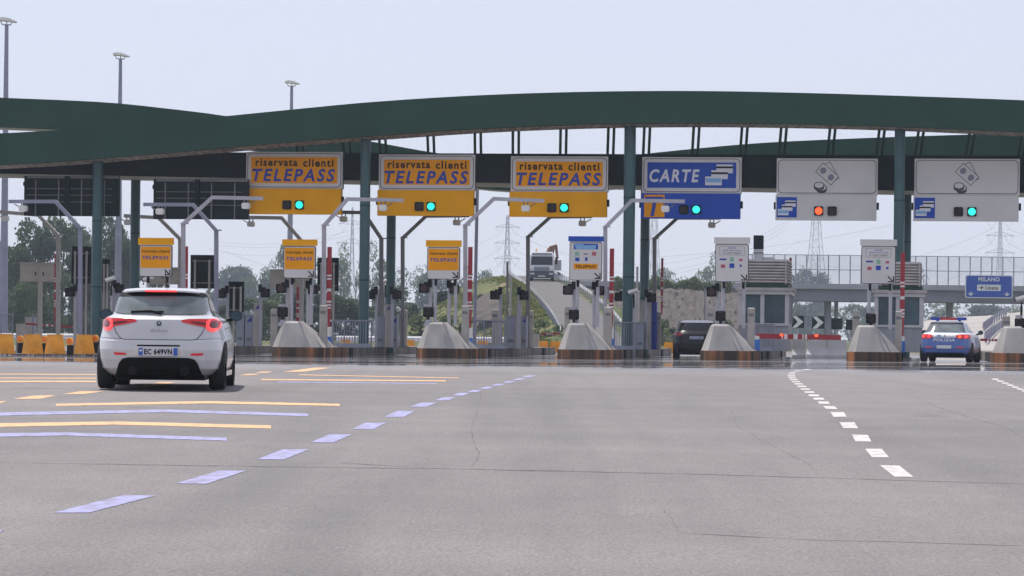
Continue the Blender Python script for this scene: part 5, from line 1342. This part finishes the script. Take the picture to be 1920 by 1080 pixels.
def pole(px, yt, D, w, label, mk='galvblue', lean=0):
    p = P(px, yt, D); g = G(p.x, D); t = thing('pole', label, 'pole', (p.x + lean, D, g), 0, 'plain poles behind the plaza')
    MB().tube([(0, 0, 0), (-lean, 0, p.z - g)], w * D / F / 2, 8).build('shaft', mk, t, True); MB().tube([(0, 0, 0), (0, 0, .25)], w * D / F * .8, 8).build('foot', 'galvdark', t, True)
pole(895, 352, 135, 6.5, 'tall grey pole right of the middle yellow sign, behind the girder', lean=-.06)
pole(951.5, 490, 132, 4.2, 'thin dark pole left of the ramp guardrail', 'galvdark'); pole(957.5, 520, 134, 3.6, 'thin grey pole just right of the thin dark pole', 'galv')
pole(1195, 500, 130, 4.5, 'thin grey pole between front and rear columns left of blue sign', 'galv'); pole(1322, 540, 128, 2.5, 'thin pole behind the dark car'); pole(445, 545, 130, 3, 'thin pale pole beside the dark sign back right of the hatchback', 'galv')
def pylon(px, yt, D, hw, arms, label, legw, twin=False):
    p = P(px, yt, D); g = .4; h = p.z - g; mpp = D / F
    t = thing('pylon', label, 'pylon', (p.x, D, g), R(12), 'lattice power pylons on the horizon'); b = MB(); W0 = legw * mpp / 2
    def leg(z): k = 1 - z / h; return W0 * (.14 + .86 * k ** 1.5)
    N = 13; zs = [h * (1 - (1 - i / N) ** 1.25) for i in range(N)] + [h * .985]; rad = mpp * .42
    for sx in (-1, 1):
        for sy in (-1, 1): b.tube([(sx * leg(z), sy * leg(z), z) for z in zs] + [(0, 0, h)], rad, 4)
    for z0, z1 in zip(zs[:-1], zs[1:]):
        for sy in (-1, 1):
            b.tube([(-leg(z0), sy * leg(z0), z0), (leg(z1), sy * leg(z1), z1)], rad * .6, 3); b.tube([(leg(z0), sy * leg(z0), z0), (-leg(z1), sy * leg(z1), z1)], rad * .6, 3)
            b.tube([(-leg(z1), sy * leg(z1), z1), (leg(z1), sy * leg(z1), z1)], rad * .6, 3)
    b.build('tower', 'lattice', t); tips = []
    for ya, wa in arms:
        z = P(px, ya, D).z - g; w_ = wa * mpp / 2; q = MB(); l_ = leg(z)
        for s_ in (-1, 1):
            q.tube([(0, 0, z + w_ * .28), (s_ * w_, 0, z)], rad * .8, 4); q.tube([(0, -l_, z), (s_ * w_, 0, z)], rad * .8, 4); q.tube([(0, l_, z), (s_ * w_, 0, z)], rad * .7, 4)
            for u in (.35, .7): q.tube([(s_ * w_ * u, 0, z), (s_ * w_ * u, 0, z + w_ * .28 * (1 - u))], rad * .6, 3)
            q.tube([(s_ * w_ * .97, 0, z), (s_ * w_ * .62, 0, z - w_ * .52)], rad * .6, 3); q.tube([(s_ * w_ * .30, 0, z), (s_ * w_ * .60, 0, z - w_ * .52)], rad * .6, 3)
            tips.append(Vector((p.x + s_ * w_ * .61 * math.cos(R(12)), D + s_ * w_ * .61 * math.sin(R(12)), g + z - w_ * .52)))
        q.build('cross_arm', 'lattice', t)
    return tips
t1 = pylon(952, 403, 900, 0, [(426, 47), (456, 49), (485, 50)], 'lattice pylon with three cross arms, left of the truck', 30)
t2 = pylon(661, 388, 1150, 0, [(420, 52), (456, 60)], 'lattice pylon partly hidden just left of the second front column', 18)
t3 = pylon(1876, 392, 1050, 0, [(415, 55), (442, 57), (474, 58)], 'lattice pylon below the right white overhead sign', 24)
t4 = pylon(1531, 352, 620, 0, [(385, 60)], 'nearer wide-legged lattice pylon below the sign with red light', 58)
t5 = pylon(1228, 330, 700, 0, [(360, 50)], 'lattice pylon seen beside the rear column under the blue sign', 36)
def cable(a, c, sag, label='thin overhead power cable sagging across the hazy sky'):
    b = MB(); pts = []
    for i in range(19):
        u = i / 18; q = a.lerp(c, u); q.z -= sag * 4 * u * (1 - u); pts.append(q - a)
    b.tube(pts, .028 * a.y / 700, 4)
    o = b.build('power_cable', 'wire'); o.location = a; tag(o, label, 'cable', 'overhead power cables')
for i in range(0, 6, 2):
    cable(t1[i + 1], P(1500, 400 + 26 * i, 900), 12); cable(t1[i], P(420, 470 + 22 * i, 900), 10)
cable(P(1100, 505, 620), P(1470, 425, 620), 4); cable(P(1100, 513, 620), P(1470, 432, 620), 4); cable(P(1230, 482, 620), P(2000, 330, 620), 3)
for i in range(0, 6, 2):
    cable(t3[i], P(1380, 470 + 18 * i, 1050), 9); cable(t3[i + 1], P(2100, 430 + 25 * i, 1050), 4)
for i in range(0, 4, 2): cable(t2[i], P(380, 462 + 16 * i, 1150), 6)
cable(P(400, 452, 900), P(700, 418, 900), 3); cable(P(400, 458, 900), P(700, 426, 900), 3)

# ------------------------------------------------------------------ trees
def crown_mesh(seed, n, leaf, airy=0.0, shape='tree'):
    r = random.Random(seed); blobs = []
    nb = 15 if shape == 'tree' else 10
    for i in range(nb):
        a = r.uniform(0, 2 * math.pi); h = r.uniform(.12, .95) if shape == 'tree' else r.uniform(.1, .8); rad = (.36 - .30 * abs(h - .5)) * r.uniform(.4, 1.1)
        if shape == 'poplar': rad *= .6
        s = r.uniform(.13, .23) * (1 - .4 * airy)
        blobs.append((Vector((rad * math.cos(a), rad * math.sin(a), h)), s, s * r.uniform(.6, .9)))
    b = MB()
    for i in range(n):
        c, s, sz = r.choice(blobs); d = Vector((r.gauss(0, 1), r.gauss(0, 1), r.gauss(0, 1))).normalized(); k = r.uniform(.45, 1.05) ** .6
        if r.random() < .12: k *= 1.25
        p = c + Vector((d.x * s, d.y * s, d.z * sz)) * k
        u = Vector((r.gauss(0, 1), r.gauss(0, 1), r.gauss(0, .6))).normalized(); v = u.cross(Vector((r.gauss(0, 1), r.gauss(0, 1), r.gauss(0, 1)))).normalized(); L = leaf * r.uniform(.6, 1.4)
        b.add([p - u * L, p - v * L * .6, p + u * L, p + v * L * .6], [(0, 1, 2, 3)])
    return b
def trunk_mesh(seed):
    r = random.Random(seed); b = MB(); b.tube([(0, 0, 0), (.01, 0, .25), (.0, .02, .5), (.02, 0, .8)], .028, 7, 0, .008)
    for i in range(7):
        a = r.uniform(0, 6.28); z = r.uniform(.2, .6); l = r.uniform(.18, .34); b.tube([(0, 0, z), (l * .5 * math.cos(a), l * .5 * math.sin(a), z + l * .45), (l * math.cos(a), l * math.sin(a), z + l * .8)], .012, 5, 0, .003)
    return b
protos = {}
def tree(px, yt, D, wf, kind, label, group, base_y=None):
    if D >= 330: D *= 2.0
    elif group.startswith('trees at'): D *= 1.5
    p = P(px, yt, D); g = base_y if base_y is not None else .4; h = p.z - g
    key = kind
    nm, mk, n, leaf, airy, shape, sd = {'dark1': ('tree', 'leafdark', 6500, .027, 0, 'tree', 1), 'dark2': ('tree', 'leafdark', 6000, .027, .2, 'tree', 2), 'mid1': ('tree', 'leafmid', 5200, .026, .2, 'tree', 3), 'mid2': ('tree', 'leafmid', 3800, .025, .4, 'tree', 4),
                                        'airy': ('tree', 'leafmid', 1100, .019, 1.0, 'tree', 5), 'light1': ('tree', 'leaflight', 2200, .022, .3, 'tree', 6), 'light2': ('tree', 'leaflight', 1500, .022, .8, 'tree', 7), 'bush': ('bush', 'leafmid', 1300, .035, 0, 'bush', 8), 'bushlight': ('bush', 'leaflight', 1300, .035, 0, 'bush', 9)}[kind]
    if key not in protos:
        t = thing(nm, label, nm, (p.x, D, g), 0, group); crown_mesh(sd, n, leaf, airy, shape).build('crown', mk, t); trunk_mesh(sd).build('trunk', 'bark', t); protos[key] = t
    else: t = dup(protos[key], (p.x, D, g), random.Random(px * 7 + yt).uniform(0, 6.28), label, None, group)
    wd = wf * D / F
    t.scale = (wd / .86, wd / .86, h / 1.02)
    return t
for px, yt, D, w_, k, l in ((62, 420, 235, 95, 'dark1', 'dark tree under the left end of the far-left overhead sign back'), (118, 412, 245, 100, 'mid1', 'leafy tree left of the leftmost front column'),
                            (28, 462, 225, 70, 'dark2', 'dark tree beside the lamp mast at the far left'), (-14, 440, 240, 80, 'mid2', 'tree cut by the left edge of the photo'), (205, 412, 250, 85, 'dark1', 'dark tree between the leftmost front column and the rear column'),
                            (158, 430, 240, 70, 'mid2', 'tree right behind the leftmost front column'), (232, 448, 232, 70, 'dark2', 'dark tree left of the small sign above the hatchback'), (275, 488, 260, 60, 'mid1', 'low tree behind the small sign above the hatchback'),
                            (85, 508, 205, 85, 'mid1', 'lower green tree behind the tan cabinet at the far left'), (30, 530, 200, 80, 'mid2', 'lower green tree behind the far-left lamp mast'), (150, 515, 210, 90, 'dark2', 'low dark tree below the leftmost dark sign back')):
    tree(px, yt, D, w_, k, l, 'trees at the left behind the toll plaza')
for px, yt, D, w_, k, l in ((450, 500, 430, 80, 'dark2', 'hazy blue tree between hatchback and first visible small sign'), (415, 520, 430, 60, 'dark1', 'low hazy tree just right of the hatchback roof'), (512, 470, 370, 60, 'airy', 'airy tree left of the first visible small sign'),
                            (556, 462, 380, 70, 'mid1', 'round hazy tree behind the first visible small sign'), (486, 505, 360, 80, 'mid2', 'mid green tree behind the tan cabinet right of the hatchback'), (640, 462, 330, 60, 'light1', 'pale green tree left of the second front column'),
                            (700, 458, 330, 65, 'light1', 'pale green tree between second front column and rear column'), (668, 470, 340, 50, 'light2', 'pale tree right behind the second front column'), (755, 488, 400, 55, 'airy', 'airy tree right of the rear column below middle sign'),
                            (792, 484, 400, 70, 'airy', 'airy tree left of the second visible small yellow sign'), (820, 510, 380, 80, 'mid1', 'hazy tree behind the second visible small yellow sign'), (885, 480, 420, 60, 'light2', 'airy tree right of the raised barrier below middle sign'),
                            (908, 505, 420, 55, 'mid2', 'hazy tree left of the ramp top'), (600, 545, 300, 100, 'dark1', 'low dark tree behind the impact nose below the leftmost yellow sign'), (480, 560, 290, 90, 'mid1', 'low green tree right of the hatchback mirror'),
                            (650, 560, 300, 90, 'dark2', 'low dark tree behind the railing at the second front column'), (740, 540, 310, 90, 'dark1', 'low dark tree behind the ticket machines below middle sign'), (840, 545, 320, 80, 'dark2', 'low dark tree behind the nose below the middle sign'), (540, 550, 310, 90, 'dark2', 'low dark tree behind the first visible small sign posts'), (430, 570, 300, 70, 'dark1', 'low dark tree at the right side of the hatchback'),
                            (1262, 492, 430, 70, 'light2', 'pale hazy tree right of the mast under the blue sign'), (1302, 490, 430, 55, 'light2', 'pale hazy tree above the dark car'), (1334, 478, 400, 60, 'light1', 'pale hazy tree left of the first small white sign'), (1240, 500, 440, 50, 'mid2', 'hazy tree between the blue sign rear column and thin barrier'),
                            (1494, 478, 450, 60, 'light2', 'hazy tree right of the left booth louvres behind the fence'), (1470, 500, 450, 50, 'mid2', 'hazy tree directly behind the left booth louvres'), (1524, 508, 450, 60, 'mid1', 'low hazy tree at the foot of the near pylon'), (1722, 480, 430, 40, 'airy', 'airy tree right of the right booth louvres'),
                            (1560, 575, 420, 70, 'light1', 'green tree seen beneath the overpass above the chevron boards'), (1620, 572, 420, 70, 'mid1', 'green tree seen beneath the overpass left of the right booth'), (1510, 572, 420, 60, 'dark2', 'dark tree beneath the overpass right of the left booth'), (1770, 570, 430, 90, 'light1', 'green tree beneath the overpass above the police car'), (1850, 572, 430, 80, 'dark2', 'dark tree beneath the overpass below the blue direction sign'), (1910, 574, 430, 70, 'light1', 'green tree beneath the overpass at the right edge')):
    tree(px, yt, D, w_, k, l, 'hazy trees beyond the toll plaza')
for px, yt, D, w_, k, l in ((1010, 592, 228, 58, 'bush', 'green bush on the slope left of the ramp guardrail'), (1040, 604, 226, 45, 'bush', 'smaller green bush low on the slope by the guardrail end'), (790, 578, 240, 60, 'bushlight', 'green bush left of the nose below the middle yellow sign'), (848, 585, 246, 60, 'bush', 'bush right of the nose below the middle yellow sign'),
                            (945, 548, 262, 40, 'bushlight', 'yellow-green bush on the crest left of the ramp'), (905, 540, 275, 50, 'bush', 'dark bush at the left foot of the ramp embankment'), (1240, 592, 235, 40, 'bush', 'bush right of the concrete post left of the dark car'), (1265, 605, 232, 40, 'bushlight', 'low bush left of the dark car'), (1290, 598, 236, 46, 'bush', 'bush on the earth bank just above the dark car roof'), (1360, 592, 238, 50, 'bush', 'bush at the foot of the bank behind the posts of the first small white sign'), (1222, 572, 250, 44, 'bushlight', 'pale bush on the bank behind the rear column under the blue sign'),
                        (890, 588, 250, 44, 'bush', 'bush at the left foot of the grassy slope behind the raised barrier'), (922, 560, 258, 34, 'bushlight', 'yellow-green bush midway up the grassy slope left of ramp'), (975, 560, 268, 34, 'bushlight', 'small bush below the left ramp guardrail beside the thin dark pole')):
    tree(px, yt, D, w_, k, l, 'bushes around the ramp')
# clipped hedge along the top of the mound
he = MB(); rh = random.Random(5); l0, l1 = P(1150, 545, 300), P(1372, 548, 300)
for i in range(5200):
    u = rh.random(); q = l0.lerp(l1, u); zt = .95 + .28 * math.sin(u * 21) + .15 * math.sin(u * 57)
    p = Vector((q.x + rh.uniform(-.2, .2), q.y + rh.uniform(-.6, 1.4), q.z - .4 + rh.random() ** .7 * (zt + .5))); a = Vector((rh.gauss(0, 1), rh.gauss(0, 1), rh.gauss(0, 1))).normalized(); v = a.cross(Vector((rh.gauss(0, 1), rh.gauss(0, 1), rh.gauss(0, 1)))).normalized()
    he.add([p - a * .16, p - v * .1, p + a * .16, p + v * .1], [(0, 1, 2, 3)])
tag(he.build('hedge', 'leaflight'), 'long green hedge along the top of the bare earth mound', 'hedge')
# far woods closing the horizon
wd_ = MB(); rw = random.Random(8)
for i in range(9000):
    x = rw.uniform(-210, 210); y = 1060 + rw.uniform(-20, 60); z = .3 + rw.random() ** .7 * (12 + 3.5 * math.sin(x * .05) + 2.2 * math.sin(x * .17 + 1)); L = rw.uniform(.5, 1.0)
    a = Vector((rw.gauss(0, 1), rw.gauss(0, 1), rw.gauss(0, 1))).normalized(); v = a.cross(Vector((rw.gauss(0, 1), rw.gauss(0, 1), rw.gauss(0, 1)))).normalized(); p = Vector((x, y, z)); wd_.add([p - a * L, p - v * L * .7, p + a * L, p + v * L * .7], [(0, 1, 2, 3)])
tag(wd_.build('far_woods', 'leafmid'), 'hazy line of far woods along the horizon', 'woods', None, 'stuff')
